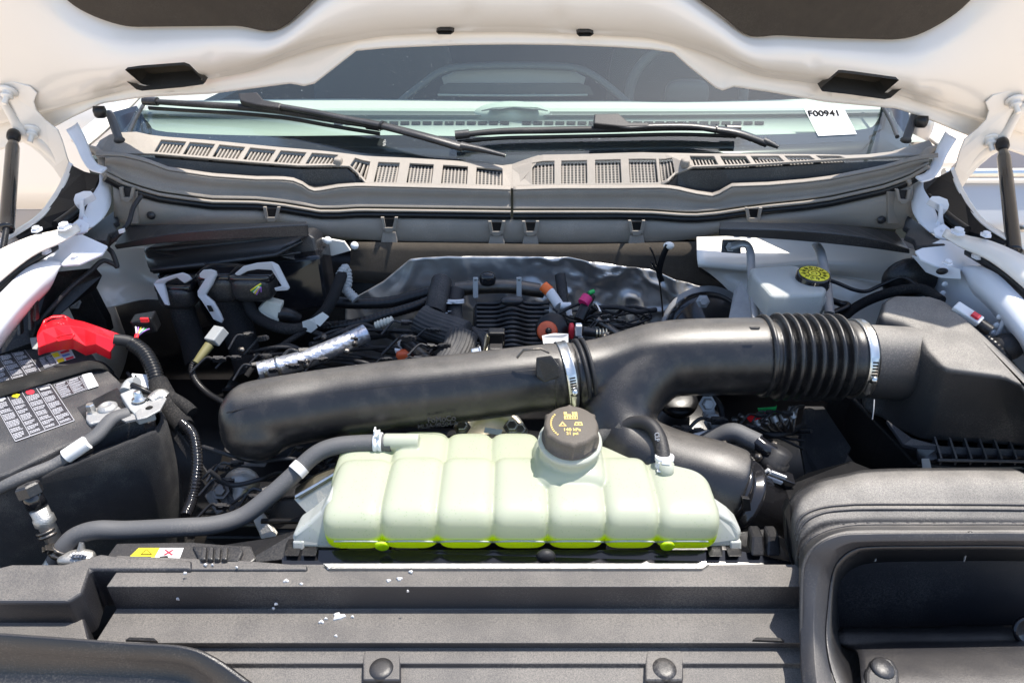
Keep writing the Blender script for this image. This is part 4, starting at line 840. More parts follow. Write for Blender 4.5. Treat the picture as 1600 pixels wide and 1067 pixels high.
plate("lock_tab", [(838, 560, .79), (862, 557, .79), (874, 572, .785), (874, 590, .78), (850, 598, .78), (838, 588, .78)], (0, .01, -.004), "satin_black", it, bevel=.002)
text("FoMoCo", "moulded_lettering", "rubber", it, at(690, 655, .762), .011, (1, 0, .12), (0, .25, 1)); text("ML3A-9R504-A", "moulded_lettering", "rubber", it, at(684, 664, .768), .009, (1, 0, .12), (0, .3, 1))
wf = MB().tube(A([(808, 559, .80), (818, 547, .80), (845, 545, .80), (858, 551, .80)]), .0018, n=8, smoothpath=False).build("wire_latch", "dark_metal", it)
def wormclamp(name, label, c, ax, r, wdt, angle, m="steel"):
    t = thing(name, label, "hose clamp", c); axv = Vector(ax).normalized()
    MB().lathe(c-axv*wdt/2, axv, [(r, 0), (r+.0012, 0), (r+.0016, wdt*.1), (r+.0008, wdt*.2), (r+.0008, wdt*.8), (r+.0016, wdt*.9), (r+.0012, wdt), (r, wdt)], 44).build("band", m, t)
    e1 = Vector((0, -1, 0)); e1 = (e1-axv*e1.dot(axv)).normalized(); e2 = axv.cross(e1)
    if e2.z < 0: e2 = -e2
    P_ = lambda a, h=0: c+(e1*math.cos(a)+e2*math.sin(a))*(r+.001+h)
    def seg(nm, a0, a1, h, wd, m_):
        rows = []
        for k in range(9):
            a = a0+(a1-a0)*k/8; rows.append([P_(a, 0)-axv*wd/2, P_(a, h)-axv*wd/2*.8, P_(a, h)+axv*wd/2*.8, P_(a, 0)+axv*wd/2])
        return MB().loft(rows, 1, 1).build(nm, m_, t)
    seg("strap_plate", angle, angle+.55, .0016, wdt*.95, m)
    mb = MB()
    for k in range(6):
        a = angle+.06+k*.075; q = [P_(a, .0017)-axv*wdt*.3, P_(a, .0017)+axv*wdt*.3, P_(a+.035, .0017)+axv*wdt*.3, P_(a+.035, .0017)-axv*wdt*.3]; mb.prism(q, e1*.0006)
    mb.build("thread_slot", "print_black", t)
    seg("screw_housing", angle-.36, angle-.02, .0065, wdt*.85, m)
    d = (P_(angle+.12, .005)-P_(angle-.42, .005)).normalized()
    MB().lathe(P_(angle+.0, .004), d, [(.0045, 0), (.0045, .006), (.0035, .0065), (.0035, .009)], 10).build("screw_head", m, t)
    return t
axl = at(930, 578, .845)-at(870, 590, .835)
cL = at(884, 586, .838)
wormclamp("hose_clamp", "steel worm clamp joining the long intake tube above the tank cap", cL, axl, .0495, .014, .02)
# ================================================================ Y DUCT (centre right)
yd_ = thing("y_duct", "black branching intake duct behind the cap running to the bellows", "intake duct", at(1050, 590, .85))
mb = MB()
mb.tube(A([(893, 586, .84), (930, 580, .847), (975, 570, .855), (1020, 562, .86), (1080, 558, .862), (1130, 557, .862), (1192, 556, .862)]), lambda t, L: .047+.010*sstep(.2, .65, t), n=40, sub=8)
mb.tube(A([(1090, 560, .86), (1040, 562, .86), (990, 600, .835), (965, 650, .80), (985, 700, .76), (1040, 730, .725), (1110, 750, .70), (1150, 765, .69)]), lambda t, L: .055, n=40, sub=8)
mb.build("duct_body", "dusty_tube", yd_, remesh=.0026, smit=20)
for px, r_ in ((908, .0515), (917, .0525)):
    c = at(px, 583 if px < 912 else 582, .842); a_ = axl.normalized(); MB().lathe(c-a_*.003, a_, [(r_-.004, 0), (r_, .001), (r_, .005), (r_-.004, .006)], 44).build("cuff_rib", "rubber", yd_)
axr = Vector((1, .0, -.01))
c = at(1186, 556, .862); MB().lathe(c, axr, [(.056, 0), (.0615, .002), (.0615, .006), (.058, .008)], 44).build("cuff_rib", "dusty_tube", yd_)
plate("alignment_tab", [(1170, 512, .828), (1188, 512, .828), (1186, 516, .825), (1173, 516, .825)], (0, 0, .002), "satin_black", yd_)
pass
# lower bellows beyond the tank
bl = thing("lower_bellows", "black folded bellows at the lower duct mouth beside the coolant tank", "bellows", at(1150, 770, .69))
a0 = at(1105, 752, .705); a1 = at(1205, 812, .70); dd = (a1-a0).normalized()
MB().lathe(a0, dd, [(.047, 0), (.052, .003), (.052, .010), (.048, .013), (.048, .020), (.056, .022), (.056, .030), (.050, .033), (.050, .04), (.058, .043), (.058, .05), (.052, .054), (.052, .07), (.046, .074), (.046, .12)], 44).build("bellows_body", "gloss_black", bl)
plate("clip", [(1160, 778, .64), (1172, 780, .64), (1174, 798, .64), (1162, 800, .64)], (0, .006, 0), "satin_black", bl)
# ================================================================ BELLOWS
be = thing("intake_bellows", "dusty black ribbed bellows between duct and air box", "bellows", at(1265, 556, .865))
b0 = at(1190, 557, .865); L = at(1345, 561, .865).x-b0.x
prof_ = [(.050, 0), (.056, .001)]
n_ = 7; p0 = .012; pitch = (L-.045)/n_
for k in range(n_):
    s0 = p0+k*pitch; prof_ += [(.0525, s0), (.0520, s0+pitch*.18), (.0600, s0+pitch*.32), (.0645, s0+pitch*.45), (.0655, s0+pitch*.58), (.0640, s0+pitch*.72), (.0580, s0+pitch*.85)]
prof_ += [(.0525, L-.032), (.055, L-.030), (.056, L-.016), (.0545, L-.012), (.057, L-.008), (.057, L-.001), (.052, L)]
MB().lathe(b0, (1, 0, -.02), prof_, 56).build("bellows_body", "dusty_tube", be)
c = at(1334, 560, .865); wormclamp("hose_clamp", "steel worm clamp between the bellows and the air box outlet", c, (1, 0, -.02), .0580, .013, .0)
# ================================================================ AIR BOX
ab = thing("air_box", "large angular grey black air filter box beside the bellows", "air filter box", at(1500, 640, .85))
def zq(px, py, z): return at(px, py, z=z)
top = [zq(1384, 470, 1.265), zq(1400, 461, 1.265), zq(1455, 462, 1.263), zq(1474, 470, 1.262), zq(1600, 597, 1.235), zq(1680, 680, 1.22), zq(1640, 640, 1.235), zq(1560, 584, 1.25), zq(1484, 575, 1.252), zq(1462, 566, 1.254), zq(1440, 530, 1.26), zq(1425, 505, 1.262)]
# simple outline of the lid crown and its foot
crown = [(1380, 480), (1386, 464), (1402, 461), (1455, 462), (1474, 469), (1545, 530), (1620, 610), (1700, 700), (1600, 612), (1572, 590), (1550, 584), (1490, 577), (1468, 570), (1452, 548), (1438, 520), (1400, 498)]
crown = [(1374, 492), (1380, 470), (1396, 461), (1452, 462), (1476, 470), (1540, 527), (1600, 590), (1690, 690), (1620, 640), (1590, 600), (1566, 588), (1486, 577), (1470, 572), (1445, 545), (1430, 515), (1410, 502)]
crown3 = [at(x, y, z=1.262) for x, y in crown]
foot = [(1345, 640), (1350, 560), (1365, 520), (1470, 520), (1530, 530), (1600, 590), (1660, 640), (1760, 760), (1700, 730), (1650, 715), (1600, 700), (1480, 692), (1440, 690), (1400, 672), (1375, 655), (1360, 650)]
foot3 = [at(x, y, z=1.118) for x, y in foot]
mid3 = [a.lerp(b, .12)+Vector((0, 0, 0)) for a, b in zip(crown3, foot3)]
n = len(crown3); mb = MB(); mb.add(crown3+foot3, [list(range(n))]+[(i, (i+1) % n, n+(i+1) % n, n+i) for i in range(n)]+[list(range(n, 2*n))], True)
lid = mb.build("lid", "sunlit_dusty_plastic", ab, bevel=.009, seg=4); lid.modifiers.new("wn", "WEIGHTED_NORMAL")
MB().tube(A([(1330, 561, .865), (1380, 566, .867), (1440, 570, .88)]), lambda t, L: .053+.004*t, n=40).build("outlet_pipe", "sunlit_dusty_plastic", ab)
# base flange + ribbed wall
base = [(1300, 600), (1330, 620), (1380, 670), (1430, 724), (1500, 730), (1600, 729), (1740, 790), (1790, 780), (1650, 600), (1500, 520), (1350, 520)]
b3 = [at(x, y, z=1.098) for x, y in base]
MB().prism(b3, (0, 0, -.10)).build("lower_housing", "satin_black", ab, bevel=.004)
plate("flange", [(1385, 655, .80), (1425, 684, .783), (1470, 696, .772), (1600, 702, .768), (1720, 760, .73), (1720, 770, .73), (1600, 712, .762), (1462, 708, .766), (1412, 694, .775)], (0, 0, -.006), "grained_plastic", ab)
for k in range(8):
    px = 1462+23.5*k; q = [at(px-3, 682+k*1.2, .785), at(px, 682+k*1.2, .785), at(px+11, 716, .752), at(px+8, 716, .752)]
    MB().prism(q, (.0015, 0, -.012)).build("stiffening_rib", "grained_plastic", ab)
MB().tube(A([(1465, 719, .752), (1600, 721, .750), (1680, 724, .748)]), .0025, n=8).build("rib_sill", "grained_plastic", ab)
plate("latch", [(1432, 700, .765), (1462, 702, .765), (1466, 718, .755), (1436, 722, .755)], (0, 0, -.006), "gloss_black", ab); plate("latch_clip", [(1440, 716, .75), (1452, 716, .75), (1456, 732, .745), (1442, 732, .745)], (0, 0, -.002), "grey_plastic", ab)
MB().tube(A([(1366, 624, .80), (1365, 640, .79), (1363, 655, .785)]), .0008, n=6).build("moulding_flash", "print_grey", ab)
# ================================================================ AIR INLET SNOUT (front, near)
sn = thing("air_inlet", "big black air inlet snout with open rectangular mouth at the front corner", "air inlet", at(1450, 900, .52))
R3 = [
 [(1232, 850, .60), (1228, 805, .62), (1238, 775, .635), (1272, 752, .65), (1320, 740, .655), (1360, 733, .66), (1450, 731, .66), (1560, 731, .66), (1600, 738, .658), (1680, 790, .64)],
 [(1238, 868, .575), (1236, 815, .59), (1246, 785, .605), (1280, 766, .615), (1325, 757, .62), (1362, 752, .622), (1450, 750, .622), (1580, 750, .622), (1625, 757, .62), (1690, 800, .61)],
 [(1243, 885, .56), (1242, 835, .575), (1252, 808, .585), (1282, 794, .59), (1325, 789, .592), (1362, 788, .592), (1450, 788, .592), (1590, 789, .592), (1640, 792, .59), (1700, 830, .58)],
 [(1244, 890, .558), (1243, 839, .572), (1253, 812, .581), (1283, 797.5, .586), (1325, 792.5, .588), (1362, 791.5, .588), (1450, 791.5, .588), (1590, 792.5, .588), (1640, 796, .586), (1700, 835, .577)],
 [(1245, 895, .555), (1245, 845, .568), (1256, 818, .577), (1285, 802, .582), (1325, 797, .584), (1362, 796, .584), (1450, 796, .584), (1590, 797, .584), (1640, 800, .582), (1700, 838, .574)],
 [(1247, 905, .552), (1247, 855, .560), (1258, 832, .566), (1288, 815, .571), (1325, 812, .573), (1362, 811, .574), (1450, 811, .574), (1590, 812, .574), (1640, 815, .572), (1700, 850, .565)],
 [(1248, 925, .548), (1249, 872, .555), (1262, 846, .56), (1290, 830, .564), (1325, 822, .566), (1362, 820, .567), (1450, 820, .567), (1590, 820, .567), (1640, 823, .566), (1700, 860, .56)],
 [(1249, 1000, .468), (1250, 920, .500), (1254, 880, .515), (1272, 852, .524), (1305, 835, .528), (1350, 831, .529), (1450, 831, .529), (1590, 831, .529), (1660, 833, .529), (1720, 860, .52)]]
MB().loft([A(r) for r in R3], 6, 3).build("snout_shell", "sunlit_dusty_plastic", sn, solid=.003)
# corrugation ridges on the shoulder
for k in range(14):
    px = 1305+21*k; sl = (1-k/14)*9
    MB().tube([q-Vector((0, 0, .0022)) for q in A([(px, 803, .581), (px+4+sl*.4, 810, .576), (px+8+sl, 818, .570)])], lambda t, L: .001+.0038*math.sin(math.pi*t), n=10, flat=.5).build("shoulder_ridge", "grained_plastic", sn)
for r_ in (R3[2], R3[4], R3[6]): MB().tube([p+Vector((0, 0, .0008)) for p in A(r_)[1:]], .0016, n=8).build('moulded_step', 'grained_plastic', sn)
# mouth frame ring: broad flat flange then rounded inner edge
Fo = [(1262, 1110, .400), (1252, 1060, .430), (1249, 1000, .468), (1250, 930, .500), (1256, 882, .518), (1273, 853, .524), (1305, 836, .528), (1350, 832, .529), (1450, 831, .529), (1600, 831, .529), (1720, 838, .527)]
Fm = [(1285, 1110, .393), (1276, 1060, .422), (1272, 1000, .460), (1273, 940, .490), (1280, 895, .510), (1296, 866, .517), (1322, 850, .521), (1355, 846, .522), (1450, 845, .522), (1600, 845, .522), (1720, 852, .52)]
Fi = [(1330, 1110, .396), (1302, 1060, .428), (1290, 1000, .466), (1293, 945, .496), (1298, 905, .515), (1308, 878, .522), (1330, 859, .527), (1360, 853, .529), (1450, 852, .529), (1600, 852, .529), (1720, 860, .527)]
Fj = [(1350, 1110, .42), (1320, 1045, .46), (1302, 1000, .50), (1300, 950, .53), (1303, 908, .54), (1314, 884, .548), (1335, 866, .552), (1362, 858, .554), (1450, 857, .554), (1600, 857, .554), (1720, 866, .552)]
Fk = [(1420, 1040, .60), (1340, 1020, .60), (1312, 985, .60), (1306, 945, .60), (1308, 915, .60), (1320, 895, .60), (1340, 882, .60), (1370, 876, .60), (1450, 874, .60), (1600, 874, .60), (1720, 880, .60)]
Fh = [(a+2, b+2, c-.003) for a, b, c in Fo]
MB().loft([A(r) for r in (Fo, Fh, Fm, Fi)], 8, 1).build("mouth_frame", "grained_plastic", sn, solid=.003, bevel=.001)
MB().loft([A(r) for r in (Fi, Fj, Fk)], 8, 1).build("mouth_tunnel", "black_plastic", sn, solid=.002)
MB().prism(A([(1290, 860, .605), (1730, 860, .605), (1730, 1000, .60), (1290, 1000, .60)]), (0, .004, 0)).build("inner_wall", "grained_plastic", sn)
# scoop floor with rounded step
fl_ = [[(1300, 985, .595), (1400, 985, .597), (1500, 982, .598), (1600, 980, .6), (1720, 980, .6)], [(1302, 992, .55), (1400, 992, .552), (1500, 990, .553), (1590, 988, .553), (1720, 988, .553)], [(1308, 1002, .535), (1400, 1001, .537), (1500, 998, .537), (1592, 995, .537), (1720, 995, .537)], [(1322, 1014, .522), (1400, 1010, .524), (1500, 1008, .524), (1600, 1006, .524), (1720, 1004, .524)], [(1340, 1022, .49), (1400, 1020, .492), (1500, 1018, .493), (1600, 1016, .493), (1720, 1014, .493)], [(1345, 1060, .435), (1400, 1060, .435), (1500, 1060, .435), (1600, 1060, .435), (1720, 1060, .435)], [(1345, 1085, .415), (1400, 1085, .415), (1500, 1085, .415), (1600, 1085, .415), (1720, 1085, .415)]]
MB().loft([A(r) for r in fl_], 5, 3).build("scoop_floor", "grained_plastic", sn, solid=.004)
for px in (1370, 1509): MB().tube(A([(px+3, 856, .56), (px-3, 876, .59)]), .0011, n=6, smoothpath=False).build("inner_ridge", "print_grey", sn)
blk("fastener_pad", [(1352, 1110), (1352, 1048), (1360, 1030), (1376, 1022), (1395, 1028), (1405, 1046), (1410, 1110)], 1.109, 1.08, "black_plastic", .004, sn)
MB().lathe(at(1378, 1046, z=1.1075), (0, -.15, 1), [(0, 0), (.0115, 0), (.0115, .003), (.010, .005), (0, .0045)], 26).build("push_pin", "black_plastic", sn)
MB().lathe(at(1602, 985, .535), (0, -.6, .5), [(.0, 0), (.016, 0), (.018, .004), (.014, .006), (.012, .004)], 26).build("fastener_pocket", "gloss_black", sn)
MB().lathe(at(1515, 836, .5275), (0, -1, .5), [(.0, .0), (.0045, 0), (.0045, .002), (.002, .0025)], 16).build("rivet", "satin_black", sn)
plate("side_latch", [(1226, 800, .60), (1234, 785, .60), (1240, 800, .60), (1238, 850, .58), (1246, 880, .57), (1238, 885, .57), (1230, 850, .58)], (0, .01, 0), "satin_black", sn)
# ================================================================ BATTERY
bt = thing("battery", "black car battery with white printed labels on its top and a strap across", "battery", at(60, 700, z=1.0))
BZ = 1.175
q = lambda x, y, z=BZ: at(x, y, z=z)
bo = [q(-140, 560), q(150, 524), q(118, 523)]
topo = [(-160, 790), (12, 736), (40, 737), (245, 652), (248, 640), (190, 588), (165, 560), (132, 530), (118, 528), (60, 540), (50, 545), (37, 522), (0, 530), (-200, 575)]
topo = [(-170, 800), (14, 738), (92, 700), (150, 676), (222, 650), (188, 596), (150, 560), (131, 535), (117, 530), (58, 545), (52, 542), (37, 523), (0, 530), (-220, 575)]
MB().prism([q(*p) for p in topo], (0, 0, -.030)).build("top_cover", "battery_case", bt, bevel=.004, seg=3)
case = [(-170, 800), (14, 738), (242, 648), (240, 640), (150, 545), (60, 520), (-220, 575)]
c3 = [at(x, y, z=BZ-.006) for x, y in case]; cc = up_at(c3)
MB().prism([cc+(p-cc)*.985-Vector((0, 0, .02)) for p in c3], (0, 0, -.17)).build("case", "battery_case", bt, bevel=.004)
MB().prism([at(x, y, z=BZ-.02) for x, y in ((150, 676), (238, 646), (240, 628), (200, 592), (186, 600), (140, 640))], (0, 0, -.02)).build("terminal_ledge", "battery_case", bt, bevel=.002)
# recess for the negative post
def lab(name, quad, m, z=BZ+.0006, par=bt, h=.0004): return MB().prism([at(x, y, z=z) for x, y in quad], (0, 0, h)).build(name, m, par)
lab("terminal_recess", [(121, 637), (183, 606), (214, 640), (146, 674)], "gloss_black")
def label_block(quad, cols, par, seed, special=(), z=BZ):
    """a dark printed label: border, columns of dense unreadable print"""
    random.seed(seed); A_, B__, C_, D_ = [at(x, y, z=z+.0012) for x, y in quad]   # A far-left, B far-right, C near-right, D near-left
    P_ = lambda u, v, h=0: A_.lerp(B__, u).lerp(D_.lerp(C_, u), v)+Vector((0, 0, h))
    MB().prism([P_(0, 0, -.0004), P_(1, 0, -.0004), P_(1, 1, -.0004), P_(0, 1, -.0004)], (0, 0, .0004)).build("label_sheet", "label_black", par)
    mb = MB()
    def bar(u0, v0, u1, v1): mb.prism([P_(u0, v0, .0001), P_(u1, v0, .0001), P_(u1, v1, .0001), P_(u0, v1, .0001)], (0, 0, .0002))
    t_ = .008
    bar(0, 0, 1, t_*1.5); bar(0, 1-t_*1.5, 1, 1); bar(0, 0, t_, 1); bar(1-t_, 0, 1, 1)
    for k in range(1, cols): bar(k/cols-t_/2, 0, k/cols+t_/2, 1)
    for k in range(cols):
        u0 = k/cols+.02; W_ = 1/cols-.04; v = .16 if (k in special or True) else .05
        while v < .93:
            nrow = random.choice((3, 4, 5)); ww = random.uniform(.72, 1)
            for i in range(nrow):
                if v > .94: break
                x = u0; lim = u0+W_*(ww if i < nrow-1 else random.uniform(.4, .9))
                while x < lim-.006:
                    wd = random.uniform(.014, .04); bar(x, v, min(x+wd, lim), v+.014); x += wd+.006
                v += .027
            v += .025
        if k not in special:
            x = u0+W_*.1; bar(x, .05, x+W_*.8, .10)
    mb.build("label_print", "print_white", par)
    return P_
P1 = label_block([(-14, 622), (79, 600), (117, 657), (24, 690)], 4, bt, 5, special=(1, 2))
def sym(P_, u, v, r_, m, sides): MB().prism([P_(u+math.cos(a)*r_, v+math.sin(a)*r_*.9, .0003) for a in [2*math.pi*k/sides for k in range(sides)]], (0, 0, .0002)).build("warning_symbol", m, bt)
sym(P1, .38, .08, .07, "sticker_yellow", 4); sym(P1, .62, .08, .07, "print_red", 14); sym(P1, .13, .08, .06, "print_white", 12)
P2 = label_block([(-55, 548), (32, 537), (66, 583), (-25, 607)], 4, bt, 9, special=(2,))
sym(P2, .55, .08, .07, "sticker_yellow", 3); sym(P2, .85, .08, .06, "print_white", 12)
P3 = label_block([(84, 601), (143, 582), (154, 602), (97, 622)], 3, bt, 12)
lab("label_tile", [(128, 586), (143, 582), (154, 603), (138, 608)], "sticker_white", BZ+.0022); 
P4 = label_block([(60, 560), (80, 553), (92, 568), (70, 576)], 2, bt, 14)
lab("warning_sticker", [(79, 552), (110, 544), (118, 559), (89, 568)], "sticker_white", BZ+.0018)
lab("warning_symbol", [(80, 553), (90, 550), (94, 556), (85, 559)], "sticker_yellow", BZ+.0024, h=.0002); lab("warning_symbol", [(88, 562), (98, 559), (101, 564), (91, 567)], "sticker_yellow", BZ+.0024, h=.0002)
lab("warning_symbol", [(93, 550), (107, 546), (109, 549), (96, 553)], "print_red", BZ+.0024, h=.0002); lab("warning_symbol", [(96, 555), (108, 552), (110, 554), (99, 558)], "print_blue", BZ+.0024, h=.0002); lab("warning_symbol", [(102, 560), (114, 556), (116, 559), (104, 563)], "print_red", BZ+.0024, h=.0002)
# webbing strap over the battery
sr = [[at(x, y, z=BZ+.004+dz) for x, y, dz in r] for r in ([(-120, 632, 0), (-20, 606, 0), (60, 583, 0), (120, 569, .0), (146, 565, .004), (165, 571, -.004), (186, 592, -.03)], [(-110, 650, 0), (-10, 624, 0), (70, 600, 0), (126, 583, .0), (150, 577, .004), (166, 580, -.004), (182, 594, -.04)])]
o = MB().loft(sr, 6, 1).build("battery_strap", "webbing", solid=.0025); tag(o, "woven grey black strap lying across the battery top", "strap")
# terminal post, sensor, clamp
tm = thing("battery_terminal", "bare metal battery clamp with its nut at the near corner of the battery", "battery terminal", q(165, 645))
z_ = BZ+.004
plate2 = lambda nm, pts, z, h, m, par, bev=.001: MB().prism([at(x, y, z=z) for x, y in pts], (0, 0, -h)).build(nm, m, par, bevel=bev)
plate2("clamp_plate", [(134, 645), (150, 636), (186, 634), (196, 646), (170, 655), (140, 662), (134, 655)], BZ+.006, .012, "lead_grey", tm, .002)
MB().lathe(at(170, 642, z=BZ+.001), (0, 0, 1), [(.013, 0), (.013, .008), (.0105, .0085), (.009, .011), (.006, .011), (.005, .0095)], 24).build("post", "lead_grey", tm)
bolt(at(145, 645, z=BZ+.004), (0, 0, 1), .006, tm, "steel", "nut", .014)
MB().box(at(152, 658, z=BZ-.004), (.018, .012, .010), frame((1, .5, 0), (-.5, 1, 0))).build("clamp_block", "zinc", tm, bevel=.001)
# grey sensor box and bracket
ss = thing("battery_sensor", "grey current sensor box bolted beside the battery clamp", "sensor", q(210, 625))
plate2("sensor_housing", [(187, 615), (213, 604), (232, 624), (240, 640), (212, 648), (203, 640)], BZ+.016, .018, "grey_plastic", ss, .002)
plate2("sensor_bracket", [(211, 644), (236, 622), (252, 612), (260, 622), (250, 640), (228, 652), (214, 655)], BZ+.019, .003, "lead_grey", ss, .001)
MB().tube(A([(238, 628, .80), (250, 618, .81), (258, 622, .81)]), .010, n=14).build("cable_lug", "cast_alu", ss)
MB().lathe(at(218, 624, z=BZ+.019), (0, 0, 1), [(.010, 0), (.010, .002), (.006, .003), (.0055, .012), (.004, .014)], 16).build("stud_nut", "steel", ss)
MB().lathe(at(233, 637, z=BZ+.0191), (0, 0, 1), [(.0001, 0), (.005, 0), (.0045, .0004)], 14).build("bracket_hole", "print_black", ss)
MB().tube(A([(197, 612, .83), (204, 600, .845), (214, 598, .845)]), .009, n=12).build("sensor_plug", "grey_plastic", ss); MB().tube(A([(206, 601, .835), (222, 608, .83), (238, 616, .83), (246, 620, .83)]), .004, n=8).build("sensor_lead", "satin_black", ss)
# ground cable
gc = thing("ground_cable", "grey sleeved ground cable running off the battery clamp to the lower corner", "cable", at(120, 700, .72))
MB().tube(A([(200, 646, .775), (176, 654, .76), (152, 680, .735), (130, 695, .72)]), .0105, n=16, flat=.8).build("heat_shrink", "rubber_grey", gc)
MB().tube(A([(135, 692, .72), (118, 705, .71), (100, 717, .70), (80, 728, .69), (40, 744, .67), (-20, 770, .65)]), .008, n=14).build("cable", "rubber_grey", gc)
a_, b_ = at(136, 691, .715), at(103, 713, .70); MB().tube([a_, b_], .0098, n=16, smoothpath=False).build("cable_tag", "sticker_white", gc)
MB().prism([at(178, 650, z=BZ+.013), at(212, 646, z=BZ+.013), at(216, 654, z=BZ+.013), at(196, 658, z=BZ+.013)], (0, 0, -.003)).build("lug", "lead_grey", gc)
# insulation jacket
jk = thing("battery_jacket", "fuzzy black felt jacket wrapped round the sides of the battery", "battery cover", at(150, 800, .66))
MB().loft([[at(*p) for p in r] for r in ([(-80, 798, .64), (0, 768, .655), (80, 738, .68), (160, 706, .715), (232, 676, .755), (246, 668, .775), (252, 640, .82), (200, 580, .93)], [(-80, 830, .635), (0, 800, .65), (80, 775, .675), (165, 740, .71), (240, 710, .75), (258, 695, .775), (262, 665, .82), (205, 600, .93)], [(-80, 950, .625), (10, 930, .64), (90, 900, .665), (170, 860, .70), (245, 820, .74), (272, 790, .765), (282, 760, .81), (215, 700, .93)], [(-80, 1080, .62), (10, 1050, .63), (95, 1020, .655), (175, 980, .69), (250, 930, .73), (280, 900, .755), (290, 860, .80), (225, 800, .93)])], 6, 5, disp=lambda q: q+Vector((0, 0, 1))*noise.noise(q*60)*.0025).build("jacket_felt", "carpet_black", jk, solid=.004)
# red terminal cover
rc = thing("terminal_cover", "bright red plastic cover over the far battery terminal", "terminal cover", at(120, 530, z=1.2))
top_ = [(64, 505), (78, 497), (103, 495), (110, 500), (112, 504), (140, 498), (150, 510), (186, 521), (180, 537), (171, 550), (146, 540), (138, 534), (136, 541), (112, 530), (95, 530), (64, 540), (58, 528)]
t1 = [at(x, y, .96-(y-495)*.0012) for x, y in top_]
r_rows = [[(58, 520, .945), (64, 508, .965), (80, 500, .985), (105, 497, .99), (130, 502, .985), (148, 508, .975), (188, 522, .955)],
          [(57, 526, .925), (66, 516, .935), (84, 510, .945), (108, 508, .948), (132, 513, .942), (150, 521, .93), (182, 533, .925)],
          [(61, 543, .915), (72, 539, .925), (92, 532, .93), (115, 530, .93), (134, 541, .925), (150, 538, .92), (172, 550, .915)],
          [(61, 556, .925), (72, 552, .935), (92, 548, .94), (115, 546, .94), (134, 556, .935), (150, 552, .93), (172, 562, .925)]]
MB().loft([A(r) for r in r_rows], 1, 1, smooth=False).build("cover_shell", "red_plastic", rc, solid=.004, bevel=.0015, off=-1)
MB().loft([A([(60, 518, .95), (68, 500, .97), (80, 494, .985), (100, 493, .99), (108, 500, .985)]), A([(64, 508, .97), (72, 498, .985), (84, 492, 1.0), (100, 492, 1.0), (110, 497, .99)])], 1, 1).build("cover_crown", "red_plastic", rc, solid=.004)
a = A([(87, 529, .924), (94, 524.5, .926), (114, 521.5, .928), (116, 524, .926), (112, 529, .924), (92, 533, .922)]); MB().tube(a+[a[0]], .0016, n=8, smoothpath=False).build("moulded_slot", "red_plastic", rc)
mb = MB(); 
for x, y in ((91, 505), (95, 507), (99, 506)): mb.sell(at(x, y, .955), (.0022, .002, .0015), 1)
mb.build("moulded_mark", "print_red", rc)
plate("base_block", [(46, 528, .97), (60, 526, .97), (62, 546, .94), (50, 545, .94)], (0, .01, -.01), "grey_plastic", rc)
# weld seam running round the tank front
sm_ = []
for i, (a, b) in enumerate(front):
    for k in range(7):
        t = k/6; px = a+(b-a)*t; sm_.append(at(px, 845-3.5*(1-abs(2*t-1)**3)*0+1.5*abs(2*t-1)**3, .5885+.006*abs(2*t-1)**4))
MB().tube(sm_[1:-1], .0011, n=8, sub=1, smoothpath=False).build("weld_seam", "fluid_tank", tk)
# ================================================================ HOSES AND FITTINGS
h1 = thing("coolant_hose", "thick grey rubber hose curving from the tank down toward the battery side", "hose", at(300, 820, .64))
hp_ = [(612, 692, .735), (560, 693, .735), (520, 698, .73), (490, 712, .72), (455, 745, .70), (420, 776, .68), (380, 806, .66), (335, 820, .645), (280, 824, .635), (200, 828, .63), (150, 828, .625), (118, 838, .62), (98, 858, .61), (88, 876, .605)]
MB().tube(A(hp_), lambda t, L: .0118, n=20, sub=10).build("hose", "rubber_grey", h1)
def spring_clip(name, label, p, ax, r, parent=None, m="white_plastic", wd=.009, ear=True, up=Vector((0, 0, 1))):
    axv = Vector(ax).normalized(); t = parent or thing(name, label, "hose clamp", p); nm = name if parent is not None else "band"
    MB().lathe(p-axv*wd/2, axv, [(r, 0), (r+.0016, 0), (r+.0016, wd*.35), (r+.0006, wd*.4), (r+.0006, wd*.6), (r+.0016, wd*.65), (r+.0016, wd), (r, wd)], 28).build(nm, m, t)
    if ear:
        e = (up-axv*up.dot(axv)).normalized(); s_ = axv.cross(e)
        for k in (-1, 1):
            MB().box(p+e*(r+.004)+axv*k*wd*.3+s_*k*.003, (.0022, .010, .009), Matrix((axv, s_, e)).transposed()).build("clamp_ear" if parent is None else "clamp_ear", m, t, bevel=.0006)
        MB().box(p+e*(r+.002), (wd*.5, .013, .004), Matrix((axv, s_, e)).transposed()).build("clamp_ear", m, t, bevel=.0006)
    return t
spring_clip("hose_clamp", "white plastic clamp where the grey hose meets the tank", at(591, 691, .735), (1, 0, 0), .0120, wd=.011)
mk = h1; a_, b_ = at(462, 738, .7), at(472, 728, .708); MB().tube([a_, b_], .0125, n=20, smoothpath=False).build("paper_tag", "sticker_white", h1)
spring_clip("hose_clamp", "dark spring clamp on the lower end of the grey hose", at(97, 860, .61), at(88, 878, .605)-at(104, 850, .615), .0125, m="dark_metal", wd=.012)
el = thing("hose_elbow", "grimy metal hose stub under the end of the grey hose", "pipe fitting", at(80, 880, .6))
MB().tube(A([(92, 866, .61), (80, 884, .60), (70, 900, .595)]), .0098, n=16).build("stub", "cast_alu", el); MB().sell(at(120, 872, .60), (.022, .012, .008), .7).build("fitting_body", "cast_alu", el); MB().tube(A([(128, 846, .612), (126, 870, .605)]), lambda t, L: .003+.004*t, n=10).build("sharp_lug", "cast_alu", el)
mb = MB(); 
for k in range(14): mb.sell(at(112+k*1.7, 868+3*math.sin(k*2.2), .593), (.002, .002, .002), 1, 8, 6)
mb.build("sealer_crumbs", "droppings", el)["kind"] = "stuff"
